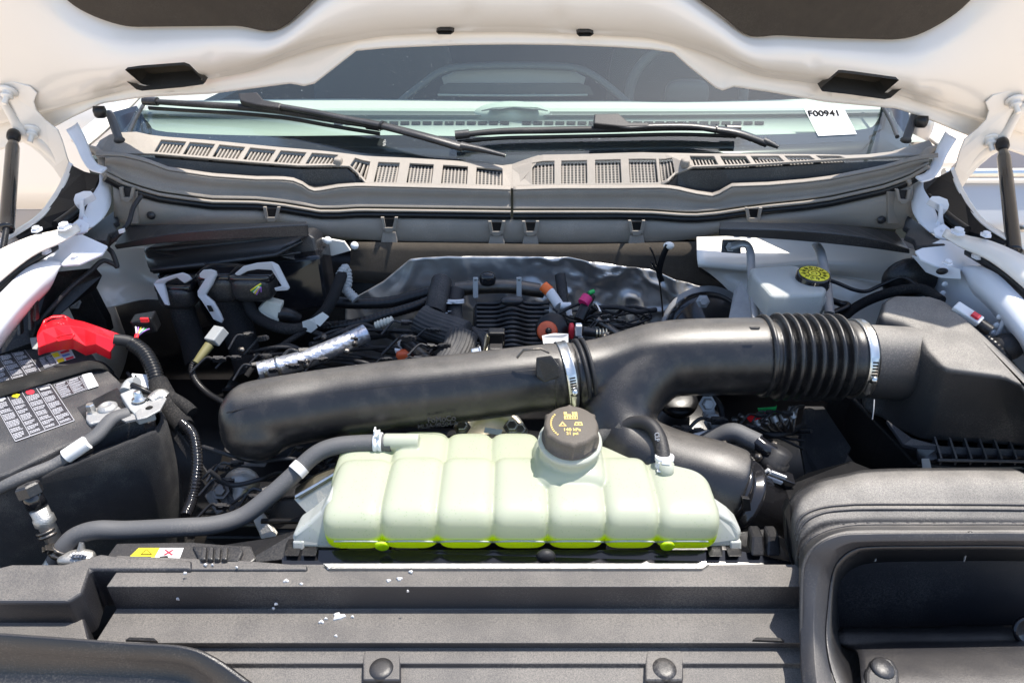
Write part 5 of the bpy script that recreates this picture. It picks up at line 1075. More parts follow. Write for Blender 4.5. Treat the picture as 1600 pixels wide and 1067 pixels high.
# air conditioning service port
sp_ = thing("service_port", "pale metal service port with a black hexagonal cap beside the battery jacket", "valve", at(90, 860, .62))
a_, b_ = at(52, 778, .635), at(92, 858, .615); d = (b_-a_).normalized()
MB().lathe(b_, -d, [(.0095, 0), (.0095, .035), (.012, .037), (.012, .046), (.0105, .048), (.0105, .058)], 24).build("port_tube", "cast_alu", sp_)
MB().lathe(a_+d*.012, -d, [(.0115, 0), (.0115, .016), (.0105, .017)], 10).build("cap_skirt", "gloss_black", sp_)
o = MB().lathe(a_-d*.0045, -d, [(.0145, 0), (.0145, .012), (.012, .0145), (.0035, .0145), (.003, .010)], 6).build("hex_cap", "black_plastic", sp_); [setattr(k, 'use_smooth', False) for k in o.data.polygons]
spring_clip("port_clip", None, at(74, 832, .62), d, .0098, parent=sp_, m="dark_metal", ear=False)
# warning label box behind the cover
wb = thing("shroud_edge", "black fan shroud edge with a yellow and white warning sticker", "fan shroud", at(240, 865, .6))
WZ = 1.128
MB().prism([at(x, y, z=WZ) for x, y in ((160, 878), (182, 848), (300, 846), (345, 850), (392, 852), (400, 872), (390, 880), (170, 882))], (0, 0, -.02)).build("shroud_top", "black_plastic", wb, bevel=.002)
lab("warning_sticker", [(200, 872), (217, 856), (250, 856), (241, 872)], "sticker_yellow", WZ+.0004, wb); lab("symbol_sticker", [(241, 872), (250, 856), (287, 856), (281, 872)], "sticker_white", WZ+.0004, wb)
TP = lambda x, y: at(x, y, z=WZ+.001)
mb = MB(); mb.prism([TP(219, 866), TP(238, 866), TP(229, 857.5)], (0, 0, .0003)); mb.prism([TP(212, 870.5), TP(236, 870.5), TP(236, 869), TP(213, 869)], (0, 0, .0003)); mb.build("warning_triangle", "print_black", wb)
mb = MB(); mb.prism([TP(222.5, 865), TP(235, 865), TP(229, 859.5)], (0, 0, .0005)); mb.build("triangle_fill", "sticker_yellow", wb)
mb = MB(); mb.prism([TP(255, 866.5), TP(258, 867.5), TP(272, 859), TP(269, 858.5)], (0, 0, .0003)); mb.prism([TP(257, 859), TP(260, 858.5), TP(271, 866.5), TP(268, 867.5)], (0, 0, .0004)); mb.build("red_cross", "print_red", wb)
mb = MB(); mb.prism([TP(250, 869), TP(262, 868), TP(263, 871), TP(249, 871)], (0, 0, .0003)); mb.build("hand_symbol", "print_black", wb)
for k in range(4): MB().prism([at(318+k*10, y_, z=1.14) for y_ in ()] or [at(316+k*11, 853, z=1.138), at(323+k*11, 853, z=1.138), at(321+k*11, 873, z=1.138), at(313+k*11, 873, z=1.138)], (0, 0, -.016)).build("ribbed_clip", "black_plastic", wb, bevel=.0015)
MB().prism([at(x, y, z=1.133) for x, y in ((300, 852), (375, 852), (380, 860), (372, 876), (312, 876))], (0, 0, -.02)).build("clip_block", "rubber", wb, bevel=.002)
# vent hose from tank to the right
h2 = thing("vent_hose", "black vent hose arching from behind the cap down to the tank top", "hose", at(1000, 680, .72))
MB().tube(A([(925, 688, .745), (955, 674, .75), (990, 661, .748), (1015, 664, .735), (1030, 685, .715), (1036, 715, .69), (1038, 742, .675)]), .0098, n=18, sub=10).build("hose", "rubber", h2)
MB().tube(A([(925, 689, .745), (950, 677, .749), (972, 667, .75)]), .0112, n=18, sub=8).build("braided_sleeve", "sleeve", h2)
text("CLP CLAR", "hose_print", "print_white", h2, at(1027, 692, .706)+Vector((0, -.002, 0)), .0085, (.18, .0, -1), (1, 0, .2), ext=.0002)
spring_clip("hose_clamp", "white clamp on the vent hose where it enters the tank", at(1038, 722, .685), (.02, -.3, -1), .0105, m="white_plastic", wd=.018, up=Vector((-.3, -1, .3)))
MB().lathe(at(1040, 745, .67), (0, .1, 1), [(.010, 0), (.009, .02)], 20).build("nipple", "coolant_tank", h2)
# battery loom (corrugated) coming down beside the battery
lm = thing("battery_loom", "black corrugated cable loom dropping from the red cover past the battery", "wiring loom", at(240, 600, .9))
MB().tube(A([(178, 530, .93), (200, 533, .935), (212, 540, .935)]), .009, n=14).build("boot", "rubber", lm)
R_ = .0108; f = lambda t, L: R_*(1+.13*(math.sin(2*math.pi*L/.0052) > 0))
MB().tube(A([(206, 536, .935), (226, 552, .925), (240, 578, .905), (247, 604, .885)]), f, n=16, sub=8, step=.0013).build("corrugated_sleeve", "satin_black", lm)
MB().tube(A([(247, 596, .888), (256, 620, .865), (275, 650, .84), (288, 668, .82)]), lambda t, L: .014+.004*math.sin(3*t), n=16).build("taped_bundle", "tape", lm)
MB().tube(A([(250, 612, .87), (285, 632, .85), (300, 645, .84)]), .010, n=12).build("taped_branch", "tape", lm)
spring_clip("cable_tie", None, at(248, 602, .885), (.3, -.2, -1), .0135, parent=lm, m="white_plastic", wd=.006, ear=False)
R2 = .0070; f2 = lambda t, L: R2*(1+.14*(math.sin(2*math.pi*L/.0045) > 0))
MB().tube(A([(284, 660, .82), (302, 680, .80), (308, 715, .775), (306, 750, .75), (300, 780, .73), (290, 806, .70)]), f2, n=14, sub=8, step=.0012).build("lower_sleeve", "gloss_black", lm)
# strap bar beside jacket
o = plate("support_strap", [(240, 640, .84), (252, 636, .84), (350, 775, .74), (336, 782, .74)], (0, .004, -.002), "rubber", None, "flat black metal strap slanting down beside the battery jacket", "bracket")
# fusible connector w/ coloured wires
cn = thing("wire_connector", "black connector with a red lock and a fan of coloured wires behind the red cover", "connector", at(230, 505, 1.0))
MB().box(at(228, 505, 1.0), (.035, .03, .028), frame((1, .2, .1), (0, 1, 0))).build("connector_housing", "satin_black", cn, bevel=.003)
MB().box(at(226, 500, .978), (.013, .004, .008)).build("lock_tab", "red_bright", cn, bevel=.001)
for k, mm in enumerate(("white_plastic", "purple_wire", "yellow_wire", "white_plastic", "green_plastic", "purple_wire")):
    MB().tube(A([(212+k*4.2, 511+k*.6, .978), (213+k*2.6, 517, .965), (213+k*.8, 524, .96)]), .0013, n=6).build("wire", mm, cn)
MB().tube(A([(214, 522, .955), (210, 540, .93)]), .0035, n=8, flat=.5).build("red_lead", "red_bright", cn)
tg = plate("paper_tag", [(206, 584, .90), (232, 586, .90), (236, 606, .885), (202, 604, .885)], (0, .001, 0), "sticker_white", None, "white paper tag marked AA hanging behind the battery sensor", "tag", bevel=0)
text("AA", "tag_print", "print_black", tg, at(209, 590, .895), .010, (1, 0, 0), (0, .3, 1))
# thin cable along left rail
o = hose("ground_wire", "thin black cable running up from the battery to the cowl corner", "cable", [(40, 525, .98), (80, 482, 1.02), (110, 450, 1.05), (140, 425, 1.08), (160, 408, 1.11), (176, 412, 1.12), (183, 416, 1.12), (176, 396, 1.13), (168, 385, 1.14), (180, 372, 1.14), (200, 350, 1.15), (208, 325, 1.18), (220, 307, 1.22)], 3.6, "rubber")
plate("cable_clip", [(184, 360, 1.13), (193, 358, 1.13), (194, 364, 1.13), (186, 366, 1.13)], (0, .006, 0), "white_plastic", o)
# ================================================================ FUSE BOX with three plugs
fb = thing("fuse_box", "black fuse and control box under the battery side brace with plugs in front", "fuse box", at(360, 420, 1.22))
MB().prism(A([(222, 390, 1.24), (232, 387, 1.24), (480, 364, 1.26), (492, 372, 1.26), (500, 405, 1.25), (508, 420, 1.25), (440, 400, 1.2), (340, 415, 1.19), (236, 428, 1.19)]), (0, .06, -.01)).build("lid", "black_plastic", fb, bevel=.006, seg=3)
loftobj("lid_front", [[(226, 398, 1.235), (300, 388, 1.24), (400, 378, 1.245), (478, 368, 1.25)], [(232, 418, 1.19), (310, 410, 1.19), (400, 398, 1.19), (430, 398, 1.19), (455, 388, 1.2), (478, 378, 1.21)][:4], [(240, 428, 1.185), (310, 420, 1.185), (400, 408, 1.185), (470, 396, 1.195)]], "black_plastic", parent=fb, solid=.004)
MB().tube(A([(236, 422, 1.18), (320, 413, 1.18), (322, 418, 1.18)]), .0045, n=8, smoothpath=False).build("lid_ledge", "black_plastic", fb)
MB().tube(A([(345, 410, 1.175), (432, 398, 1.18), (450, 388, 1.19), (472, 377, 1.2)]), .0045, n=8, smoothpath=False).build("lid_ledge", "black_plastic", fb)
MB().prism(A([(242, 430, 1.2), (500, 400, 1.22), (512, 480, 1.2), (300, 520, 1.17)]), (0, .08, 0)).build("box_body", "gloss_black", fb, bevel=.006)
def plug(label, c, w_, h_, dp, lever, wires=()):
    t = thing("control_plug", label, "connector", at(c[0], c[1], c[2]))
    p = at(*c); MB().sell(p, (w_, dp, h_), .55, 28, 16).build("plug_housing", "black_plastic", t)
    MB().sell(p+Vector((0, .004, h_*.75)), (w_*1.05, dp*1.0, h_*.35), .4).build("plug_collar", "gloss_black", t)
    for k, (pts, th) in enumerate(lever): MB().prism(A(pts), (0, .006, -.002)).build("lever", "grey_lever", t, bevel=.0015)
    return t
pg1 = plug("control box plug with a grey hooked lever, nearest the battery", (281, 458, 1.13), .034, .024, .03, [([(239, 443, 1.10), (246, 437, 1.10), (272, 429, 1.10), (284, 426, 1.10), (294, 430, 1.10), (299, 437, 1.10), (288, 443, 1.10), (276, 434, 1.10), (260, 440, 1.10), (256, 444, 1.10), (259, 458, 1.09), (264, 478, 1.08), (257, 476, 1.08)], 0)])
MB().tube(A([(282, 470, 1.13), (288, 495, 1.12), (300, 530, 1.1), (310, 570, 1.06)]), .022, n=16).build("cable_trunk", "tape", pg1)
pg2 = plug("middle control box plug behind an upright grey lever", (347, 445, 1.13), .036, .028, .03, [([(311, 428, 1.09), (317, 422, 1.09), (328, 421, 1.09), (337, 424, 1.09), (338, 430, 1.09), (331, 446, 1.09), (321, 461, 1.085), (334, 472, 1.08), (344, 490, 1.07), (348, 500, 1.065), (346, 505, 1.065), (333, 499, 1.07), (322, 480, 1.08), (309, 463, 1.085), (308, 455, 1.09), (320, 436, 1.09), (312, 434, 1.09)], 0)])
MB().prism(A([(323, 478, 1.068), (329, 479, 1.068), (333, 487, 1.066), (327, 487, 1.066)]), (0, .003, 0)).build("lever_slot", "print_black", pg2)
MB().tube(A([(350, 460, 1.14), (362, 490, 1.13), (374, 520, 1.11), (385, 560, 1.08), (390, 590, 1.05)]), lambda t, L: .034-.010*t, n=18, sub=8).build("cable_trunk", "tape", pg2)
pg3 = plug("control box plug with a grey squared lever and coloured wires showing", (398, 445, 1.12), .038, .026, .03, [([(366, 428, 1.10), (380, 416, 1.10), (400, 411, 1.10), (424, 409, 1.10), (434, 414, 1.10), (452, 450, 1.09), (449, 454, 1.09), (430, 455, 1.09), (428, 450, 1.09), (440, 447, 1.09), (424, 422, 1.10), (402, 421, 1.10), (386, 424, 1.10), (372, 432, 1.10)], 0)])
for k, mm in enumerate(("yellow_wire", "green_plastic", "white_plastic", "yellow_wire", "purple_wire")):
    MB().tube(A([(392+k*2.2, 454+k*1.5, 1.083), (399+k*2, 449, 1.077), (408, 443+k*3.2, 1.083)]), .0014, n=6).build("wire", mm, pg3)
# taped harness with white tag
th_ = thing("taped_harness", "cloth taped harness looping under the plugs with a white tape flag", "wiring harness", at(460, 500, 1.1))
MB().tube(A([(388, 470, 1.11), (396, 490, 1.10), (420, 506, 1.09), (450, 514, 1.085), (480, 510, 1.09), (505, 490, 1.10), (520, 465, 1.12), (530, 440, 1.15), (536, 425, 1.18)]), .0105, n=16, sub=8).build("harness", "tape", th_)
plate("tape_flag", [(484, 500, 1.075), (504, 488, 1.08), (514, 495, 1.08), (500, 510, 1.075)], (0, .001, 0), "tape_white", th_, bevel=0); plate("tape_flag", [(472, 503, 1.08), (490, 497, 1.075), (496, 512, 1.075), (486, 520, 1.08), (474, 516, 1.08)], (0, .001, 0), "tape_white", th_, bevel=0)
MB().tube(A([(478, 516, 1.085), (440, 540, 1.06), (400, 570, 1.02), (385, 588, 1.0)]), .005, n=10).build("branch_wire", "tape", th_)
MB().tube(A([(531, 432, 1.165), (540, 420, 1.18), (543, 440, 1.17), (541, 452, 1.16), (556, 468, 1.15)]), lambda t, L: .0085*(1+.15*(math.sin(2*math.pi*L/.006) > 0)), n=12, step=.0015).build("bare_corrugation", "grey_plastic", th_)
wt = thing("cream_connector", "cream coloured connector block wired under the third plug", "connector", at(420, 490, 1.12))
MB().prism(A([(402, 482, 1.11), (416, 470, 1.11), (440, 476, 1.11), (434, 506, 1.10), (408, 496, 1.10)]), (0, .02, 0)).build("connector_body", "beige_plastic", wt, bevel=.003)
MB().tube(A([(434, 490, 1.115), (450, 492, 1.12), (465, 500, 1.125)]), .013, n=12).build("boot", "satin_black", wt)
gcn = thing("grey_connector", "grey connector with an olive boot on a thin corrugated lead", "connector", at(330, 530, 1.03))
a_, b_ = at(345, 516, 1.03), at(325, 542, 1.0); d = (b_-a_).normalized()
MB().box((a_+b_)/2-d*.006, (.030, .024, .018), frame(d, (1, 0, .3))).build("connector_body", "grey_plastic", gcn, bevel=.002)
MB().tube([b_-d*.004, b_+d*.02, b_+d*.034], lambda t, L: .0085-.003*t, n=12).build("olive_boot", "olive_plastic", gcn)
MB().tube(A([(308, 562, .985), (300, 575, .975), (306, 595, .955), (325, 615, .93), (350, 630, .9)]), lambda t, L: .0052*(1+.12*(math.sin(2*math.pi*L/.004) > 0)), n=12, step=.001).build("corrugated_lead", "satin_black", gcn)
# foil wrapped hose and others in the dark
o = hose("foil_wrapped_pipe", "shiny foil wrapped pipe running up behind the long intake tube", "pipe", [(404, 580, .955), (430, 574, .965), (480, 560, .99), (530, 540, 1.02), (572, 520, 1.05)], 15, "foil_sleeve")
for x, y, yy in ((415, 578, .96), (436, 572, .967)):
    ring(at(x, y, yy), at(440, 571, .968)-at(412, 579, .958), .0165, .006, "band", "steel", o)
hose("heater_hose", "ribbed black heater hose crossing behind the taped harness, upper one", "hose", [(520, 472, 1.17), (560, 474, 1.17), (610, 472, 1.18), (650, 462, 1.19), (690, 452, 1.2)], 9, "satin_black", corr=.03, pitch=.01)
hose("heater_hose", "ribbed black heater hose crossing behind the taped harness, lower one", "hose", [(500, 512, 1.12), (560, 505, 1.12), (610, 490, 1.14), (650, 478, 1.16), (680, 466, 1.18)], 8, "satin_black", corr=.05, pitch=.008)
# two ribbed silicone sleeves on engine
e1 = thing("ribbed_sleeve_hose", "fat hose in a lengthwise ribbed black sleeve bending over the engine", "hose", at(700, 540, 1.05))
def ribbed(pts, r, nr_, name, m, par, sub=10):
    P = cr(A(pts), sub); n = nr_*4; N = len(P); t = (P[1]-P[0]).normalized(); u = Vector((0, 0, 1)); vs = []
    for i in range(N):
        t = (P[min(i+1, N-1)]-P[max(i-1, 0)]).normalized(); u = (u-t*u.dot(t)).normalized(); b = t.cross(u)
        for k in range(n):
            a = 2*math.pi*k/n; q = r*(1+.045*math.cos(a*nr_)); vs.append(P[i]+u*math.sin(a)*q*.85+b*math.cos(a)*q)
    MB().add(vs, [(i*n+k, i*n+(k+1) % n, (i+1)*n+(k+1) % n, (i+1)*n+k) for i in range(N-1) for k in range(n)]+[list(range(n)), list(range((N-1)*n, N*n))]).build(name, m, par)
MB().tube(A([(690, 440, 1.2), (685, 462, 1.16), (678, 490, 1.12)]), .020, n=18).build("hose", "rubber", e1)
ribbed([(655, 498, 1.10), (675, 508, 1.09), (705, 518, 1.07), (725, 525, 1.06)], .030, 22, "ribbed_sleeve", "sleeve", e1)
ribbed([(722, 522, 1.045), (716, 545, 1.02), (702, 570, .985), (685, 595, .95)], .027, 24, "ribbed_sleeve", "sleeve", e1)
e2 = thing("clamped_hose", "black hose held by two white spring clamps beside the ribbed sleeve", "hose", at(708, 480, 1.15))
MB().tube(A([(712, 455, 1.19), (708, 480, 1.16), (712, 505, 1.13), (730, 520, 1.11)]), .0175, n=20, sub=8).build("hose", "rubber", e2)
for x, y in ((709, 470), (706, 485)): spring_clip("hose_clamp_ring", None, at(x, y, 1.16), (.05, .35, 1), .0185, parent=e2, m="white_plastic", wd=.006)
for k in range(5):
    hose("ribbed_duct_fold", None, None, [(735+k*5, 512+k*2, 1.12), (755+k*6, 535, 1.08), (752+k*6, 565, 1.04), (725+k*8, 588, 1.0)], 5, "sleeve", parent=e1)
# engine cover / manifold
em = thing("engine_manifold", "ribbed black engine manifold cover under the foil shield", "engine", at(800, 520, 1.15))
MB().prism(A([(740, 470, 1.2), (850, 470, 1.2), (870, 560, 1.05), (735, 560, 1.05)]), (0, .02, -.12)).build("manifold_body", "satin_black", em, bevel=.01)
for k in range(13):
    y_ = 474+k*7; yy = 1.195-(y_-470)/90*.15
    bump = 6*math.exp(-((k-6)/3)**2)
    MB().tube(A([(745, y_, yy), (775, y_, yy), (800, y_-5, yy-.008-bump*.001), (825, y_, yy), (858, y_, yy)]), .0035, n=8, sub=5).build("manifold_rib", "black_plastic", em)
MB().tube(A([(712, 452, 1.22), (760, 448, 1.22), (800, 448, 1.22), (850, 455, 1.22)]), .014, n=16).build("rear_pipe", "dark_metal", em)
for px in (743, 811):
    MB().prism(A([(px-4, 434, 1.19), (px+4, 434, 1.19), (px+4, 466, 1.18), (px-4, 466, 1.18)]), (0, .004, 0)).build("pipe_bracket", "grey_plastic", em, bevel=.001)
    MB().prism(A([(px-2, 437, 1.1895), (px+2, 437, 1.1895), (px+2, 440, 1.1895), (px-2, 440, 1.1895)]), (0, -.001, 0)).build("bracket_slot", "print_black", em)
MB().sell(at(762, 436, 1.2), (.016, .012, .014), .8).build("sensor_knob", "gloss_black", em)
for x, y in ((800, 470), (795, 500)): MB().sell(at(x, y, 1.15), (.022, .012, .008), .8).build("raised_pad", "black_plastic", em)
# hex bracket
hb = thing("lifting_eye", "tan plated lifting bracket with nuts standing behind the intake tube", "bracket", at(765, 555, 1.0))
MB().prism(A([(760, 524, .99), (788, 534, .99), (787, 541, .99), (764, 539, .99), (759, 560, .97), (754, 560, .97), (757, 530, .99)]), (0, .012, -.002)).build("bracket_plate", "zinc", hb, bevel=.001)
MB().box(at(776, 528, 1.0), (.028, .02, .03)).build("bracket_head", "satin_black", hb, bevel=.003); MB().box(at(775, 550, .98), (.022, .02, .024)).build("rubber_block", "black_plastic", hb, bevel=.002)
for x, y in ((750, 548), (781, 553)): bolt(at(x, y, .975), (-1 if x < 760 else 1, -.3, 0), .007, hb, "steel", "nut", .014)
# small engine bits
t = thing("clamped_pipe", "slim black pipe with two bright bands behind the intake tube", "pipe", at(650, 545, 1.0))
MB().tube(A([(615, 520, 1.08), (635, 536, 1.05), (655, 552, 1.02), (675, 572, .98)]), .012, n=14).build("pipe", "satin_black", t)
for x, y in ((632, 534), (637, 538)): ring(at(x, y, 1.052), at(675, 572, .98)-at(615, 520, 1.08), .0125, .004, "band", "white_plastic", t)
o = tag(MB().sell(at(633, 556, 1.03), (.016, .01, .012), .7).build("red_plug", "orange_plastic"), "small dull red plug deep between hoses near the bright banded pipe", "plug")
o = plate("loose_clip", [(616, 546, 1.03), (628, 548, 1.03), (624, 554, 1.03), (618, 552, 1.03)], (0, .006, 0), "white_plastic", None, "tiny pale clip beside the small dull red plug", "clip")
o = plate("loose_clip", [(564, 576, 1.0), (576, 573, 1.0), (576, 580, 1.0), (567, 584, 1.0)], (0, .006, 0), "white_plastic", None, "tiny white clip just above the long intake tube", "clip")
tb = tag(MB().tube(A([(745+(-158), 509, 1.08), (600, 504, 1.08), (614, 500, 1.08)]), lambda t, L: .006*(1+.3*(math.sin(2*math.pi*L/.006) > 0)), step=.0015).build("wire_end", "beige_plastic"), "short pale twisted wire end lying in the dark engine space", "wire")
# orange and white tagged tube etc
oc = thing("tagged_tube", "white tube with an orange band and printed label at the foil shield", "tube", at(870, 470, 1.18))
MB().tube(A([(845, 450, 1.19), (852, 450, 1.19)]), .009, n=12, smoothpath=False).build("grey_end", "grey_plastic", oc)
a_, b_, c_2 = at(849, 447, 1.19), at(859, 456, 1.18), at(874, 478, 1.15)
MB().tube([a_, b_], .0105, n=14, smoothpath=False).build("orange_band", "orange_tape", oc); MB().tube([b_, c_2], .0100, n=14, smoothpath=False).build("white_label", "sticker_white", oc)
vc = thing("vacuum_line", "dark pipe standing beside the orange banded tube", "pipe", at(878, 450, 1.2))
MB().tube(A([(875, 430, 1.22), (878, 450, 1.2), (880, 475, 1.18)]), .011, n=12).build("pipe", "rubber", vc); MB().tube(A([(876, 478, 1.14), (892, 478, 1.14)]), .007, n=10, smoothpath=False).build("white_joint", "white_plastic", vc); MB().tube(A([(888, 482, 1.14), (890, 494, 1.13)]), .006, n=10, smoothpath=False).build("white_joint", "white_plastic", vc)
of = thing("oil_filler", "round orange seal on a black pump housing with a white data tag", "pump", at(860, 525, 1.05))
MB().lathe(at(862, 515, 1.09), (0, -1, .6), [(.0, 0), (.030, 0), (.030, .02), (.026, .024), (0, .024)], 28).build("housing", "satin_black", of)
MB().lathe(at(855, 518, 1.06), (0, -1, .7), [(.0, 0), (.0175, 0), (.0185, .004), (.015, .007), (.006, .008)], 28).build("orange_seal", "orange_plastic", of)
MB().sphere(at(857, 517, 1.045), .006, 10).build("seal_centre", "satin_black", of)
MB().prism(A([(847, 525, 1.03), (866, 521, 1.04), (888, 522, 1.04), (888, 536, 1.03), (866, 539, 1.03), (849, 537, 1.02)]), (0, .001, 0)).build("data_tag", "sticker_white", of)
mb = MB()
for i in range(7):
    for j in range(5):
        if random.random() < .55: mb.prism(A([(872+i*2, 524+j*2.3, 1.033), (874+i*2, 524+j*2.3, 1.033), (874+i*2, 526+j*2.3, 1.033), (872+i*2, 526+j*2.3, 1.033)]), (0, -.0006, 0))
# (the square code on the tag is left out)
MB().sell(at(893, 517, 1.06), (.005, .01, .014), .6).build("red_ring", "print_red", of)
wc = thing("sensor_cluster", "cluster of small white and black sensor plugs right of the orange seal", "sensor", at(930, 520, 1.05))
for x, y, w_, h_ in ((904, 515, .011, .022), (907, 531, .008, .016)): MB().box(at(x, y, 1.045), (w_, .012, h_)).build("white_plug", "white_plastic", wc, bevel=.002)
MB().tube(A([(910, 517, 1.05), (930, 520, 1.05), (952, 524, 1.04)]), lambda t, L: .009-.003*t, n=12).build("sensor_body", "black_plastic", wc)
for k in range(4): ring(at(932+5*k, 521, 1.048), (1, 0, 0), .008, .0025, "brass_ring", "zinc", wc)
MB().tube(A([(932, 500, 1.08), (950, 512, 1.07), (966, 524, 1.06)]), .008, n=12).build("silver_body", "dark_metal", wc); MB().tube(A([(940, 496, 1.09), (950, 503, 1.08)]), .006, n=10).build("silver_tip", "cast_alu", wc)
MB().tube(A([(905, 500, 1.08), (915, 478, 1.1), (922, 462, 1.12)]), .010, n=12).build("olive_boot", "satin_black", wc); MB().tube(A([(911, 474, 1.095), (918, 464, 1.105)]), .0105, n=12).build("pink_tape", "pink_plastic", wc); MB().tube(A([(920, 458, 1.11), (928, 455, 1.115)]), .004, n=8).build("green_wire", "green_plastic", wc)
MB().tube(A([(915, 480, 1.11), (930, 476, 1.11), (938, 488, 1.09)]), .003, n=8).build("bright_lead", "steel", wc)
# random dark wires: uncountable tangle
random.seed(21); mb = MB()
for k in range(26):   # long runs of thin wire that start and end out of sight
    zone = random.choice(((500, 700, 530), (400, 660, 560), (880, 1010, 500), (1030, 1250, 690), (330, 520, 735)))
    x0, x1, y = zone; Yb = 1.15-(y-500)*.0017 if y < 600 else (.93 if x0 > 1000 else .86)-(y-640)*.0012
    n = 6; a = random.uniform(-20, 20); p = []
    for i in range(n): p.append((x0-10+(x1-x0+20)*i/(n-1)+random.uniform(-9, 9), y+a+(i-2.5)*random.uniform(-7, 9)+random.uniform(-9, 9), Yb+random.uniform(-.035, .02)))
    mb.tube(A(p), random.choice((.0022, .003, .0035, .005)), n=8, sub=8)
o = mb.build("wiring_tangle", "rubber"); tag(o, "tangle of thin black wires and pipes deep in the engine space", "wiring", kind="stuff")
random.seed(22); mb = MB()
for k in range(46):
    x, y = random.choice(((random.uniform(340, 560), random.uniform(520, 585)), (random.uniform(560, 700), random.uniform(500, 580)), (random.uniform(890, 990), random.uniform(490, 560)), (random.uniform(1040, 1230), random.uniform(640, 740)), (random.uniform(300, 480), random.uniform(700, 800))))
    Y = (1.07-(y-500)*.0016) if y < 600 else .84-(y-640)*.0010; s_ = random.uniform(.004, .009); R_m = Matrix.Rotation(random.uniform(-.6, .6), 3, (random.random(), random.random(), 1)); c_ = at(x, y, Y)
    mb.box(c_, (s_*2.2, s_, s_*1.2), R_m); mb.box(c_+R_m @ Vector((s_*1.3, 0, 0)), (s_*.8, s_*.7, s_*.8), R_m); mb.box(c_+R_m @ Vector((0, -s_*.55, s_*.3)), (s_*.9, s_*.3, s_*.3), R_m)
    mb.tube([c_-R_m @ Vector((s_, 0, 0)), c_-R_m @ Vector((s_*3, -s_, s_*.5)), c_-R_m @ Vector((s_*6, s_, s_*3))], s_*.35, n=8)
o = mb.build("engine_fittings", "black_plastic", bevel=.0008); tag(o, "small dark plugs and brackets crowded on top of the engine", "engine fittings", kind="stuff")
# castings that fill the space so that no floor shows between the hoses
cs = thing("engine_block", "dark engine castings low between the hoses under the intake tube", "engine", at(560, 640, .95))
for (x, y, Y, sx, sy, sz) in ((420, 600, 1.12, .16, .10, .10), (560, 590, 1.14, .20, .10, .12), (700, 600, 1.12, .16, .10, .10), (930, 570, 1.16, .14, .10, .10), (1120, 700, .98, .22, .12, .10), (400, 780, .80, .14, .10, .06), (480, 800, .74, .12, .08, .06), (760, 700, .93, .24, .10, .08)):
    c_ = at(x, y, Y); MB().sell(c_-Vector((0, 0, .03)), (sx/2, sy/2, sz/2), .35, 28, 16).build("casting", "satin_black", cs)
    for q_ in range(3): MB().tube([c_+Vector((-sx*.45, -sy*.5+q_*.004, -.03+q_*.022)), c_+Vector((sx*.45, -sy*.5+q_*.004, -.03+q_*.022))], .004, n=8, smoothpath=False).build("casting_rib", "dark_metal" if q_ == 1 else "satin_black", cs)
random.seed(23); mb = MB()
for k in range(26):
    x = random.choice((random.uniform(340, 560), random.uniform(890, 990), random.uniform(1080, 1230))); y = random.uniform(520, 585) if x < 1010 else random.uniform(640, 740); Y = 1.08-(y-500)*.0016
    mb.lathe(at(x, y, Y), (random.uniform(-.5, .5), -1, 1), [(.006, 0), (.006, .003), (.004, .0035), (.004, .007)], 6)
o = mb.build("engine_bolts", "dark_metal"); tag(o, "scattered dull bolt heads on the engine and its brackets", "bolts", kind="stuff")
# ================================================================ LEFT LOWER METAL PARTS
t = thing("charge_pipe_flange", "worn metal pipe flange bolted below the round end of the intake tube", "pipe flange", at(370, 770, .76))
MB().sphere(at(378, 755, .76), (.026, .022, .024), 18).build("pipe_ball", "cast_alu", t); MB().tube(A([(378, 762, .745), (372, 778, .735), (355, 790, .73)]), .012, n=14).build("pipe_neck", "cast_alu", t)
MB().prism(A([(318, 775, .73), (330, 765, .735), (350, 800, .715), (338, 806, .71)]), (0, .02, 0)).build("flange_plate", "dark_metal", t, bevel=.002); MB().prism(A([(332, 770, .725), (352, 762, .735), (378, 790, .72), (360, 805, .71)]), (0, .02, 0)).build("flange_body", "black_plastic", t, bevel=.004)
bolt(at(346, 768, .72), (0, -.6, 1), .008, t, "dark_metal")
MB().prism(A([(390, 800, .72), (402, 796, .72), (432, 838, .69), (408, 842, .69)]), (0, .008, 0)).build("bright_bracket", "cast_alu", t, bevel=.001)
plate("tan_gusset", [(350, 700, .82), (420, 715, .80), (414, 730, .79), (372, 728, .79), (338, 745, .79)], (0, .01, 0), "dark_metal", t)
t = thing("bronze_bracket", "bronze coloured sheet metal bracket beside the battery side end of the tank", "bracket", at(490, 780, .68))
loftobj("bracket_sheet", [[(462, 762, .70), (490, 742, .71), (524, 728, .72)], [(460, 780, .68), (490, 762, .69), (520, 745, .70)], [(484, 806, .66), (500, 790, .67), (516, 775, .68)]], "zinc", parent=t, su=1, sv=1, smooth=False, solid=.003)
MB().tube(A([(462, 776, .678), (490, 760, .688), (524, 740, .70)]), .003, n=8, smoothpath=False).build("bead", "steel", t)
hose("ribbed_wire_loom", "corrugated black loom tucked between grey hose and tank", "wiring loom", [(515, 712, .78), (522, 730, .76), (505, 745, .75)], 12, "satin_black", corr=.1, pitch=.007)
# throttle flange behind tank
t = thing("throttle_flange", "brassy metal throttle flange with bolts showing behind the tank top", "throttle body", at(760, 670, .85))
MB().lathe(at(770, 690, .85), (0, -.7, 1), [(.0, 0), (.055, 0), (.055, .012), (.045, .014), (.040, .004), (0, .004)], 36).build("flange_ring", "zinc", t)
for x, y in ((722, 668), (800, 668), (812, 674)): bolt(at(x, y, .83), (0, -.5, 1), .009, t, "zinc")
plate("white_tag", [(758, 668, .81), (785, 672, .81), (783, 680, .805), (756, 676, .805)], (0, .001, 0), "sticker_white", t, bevel=0)
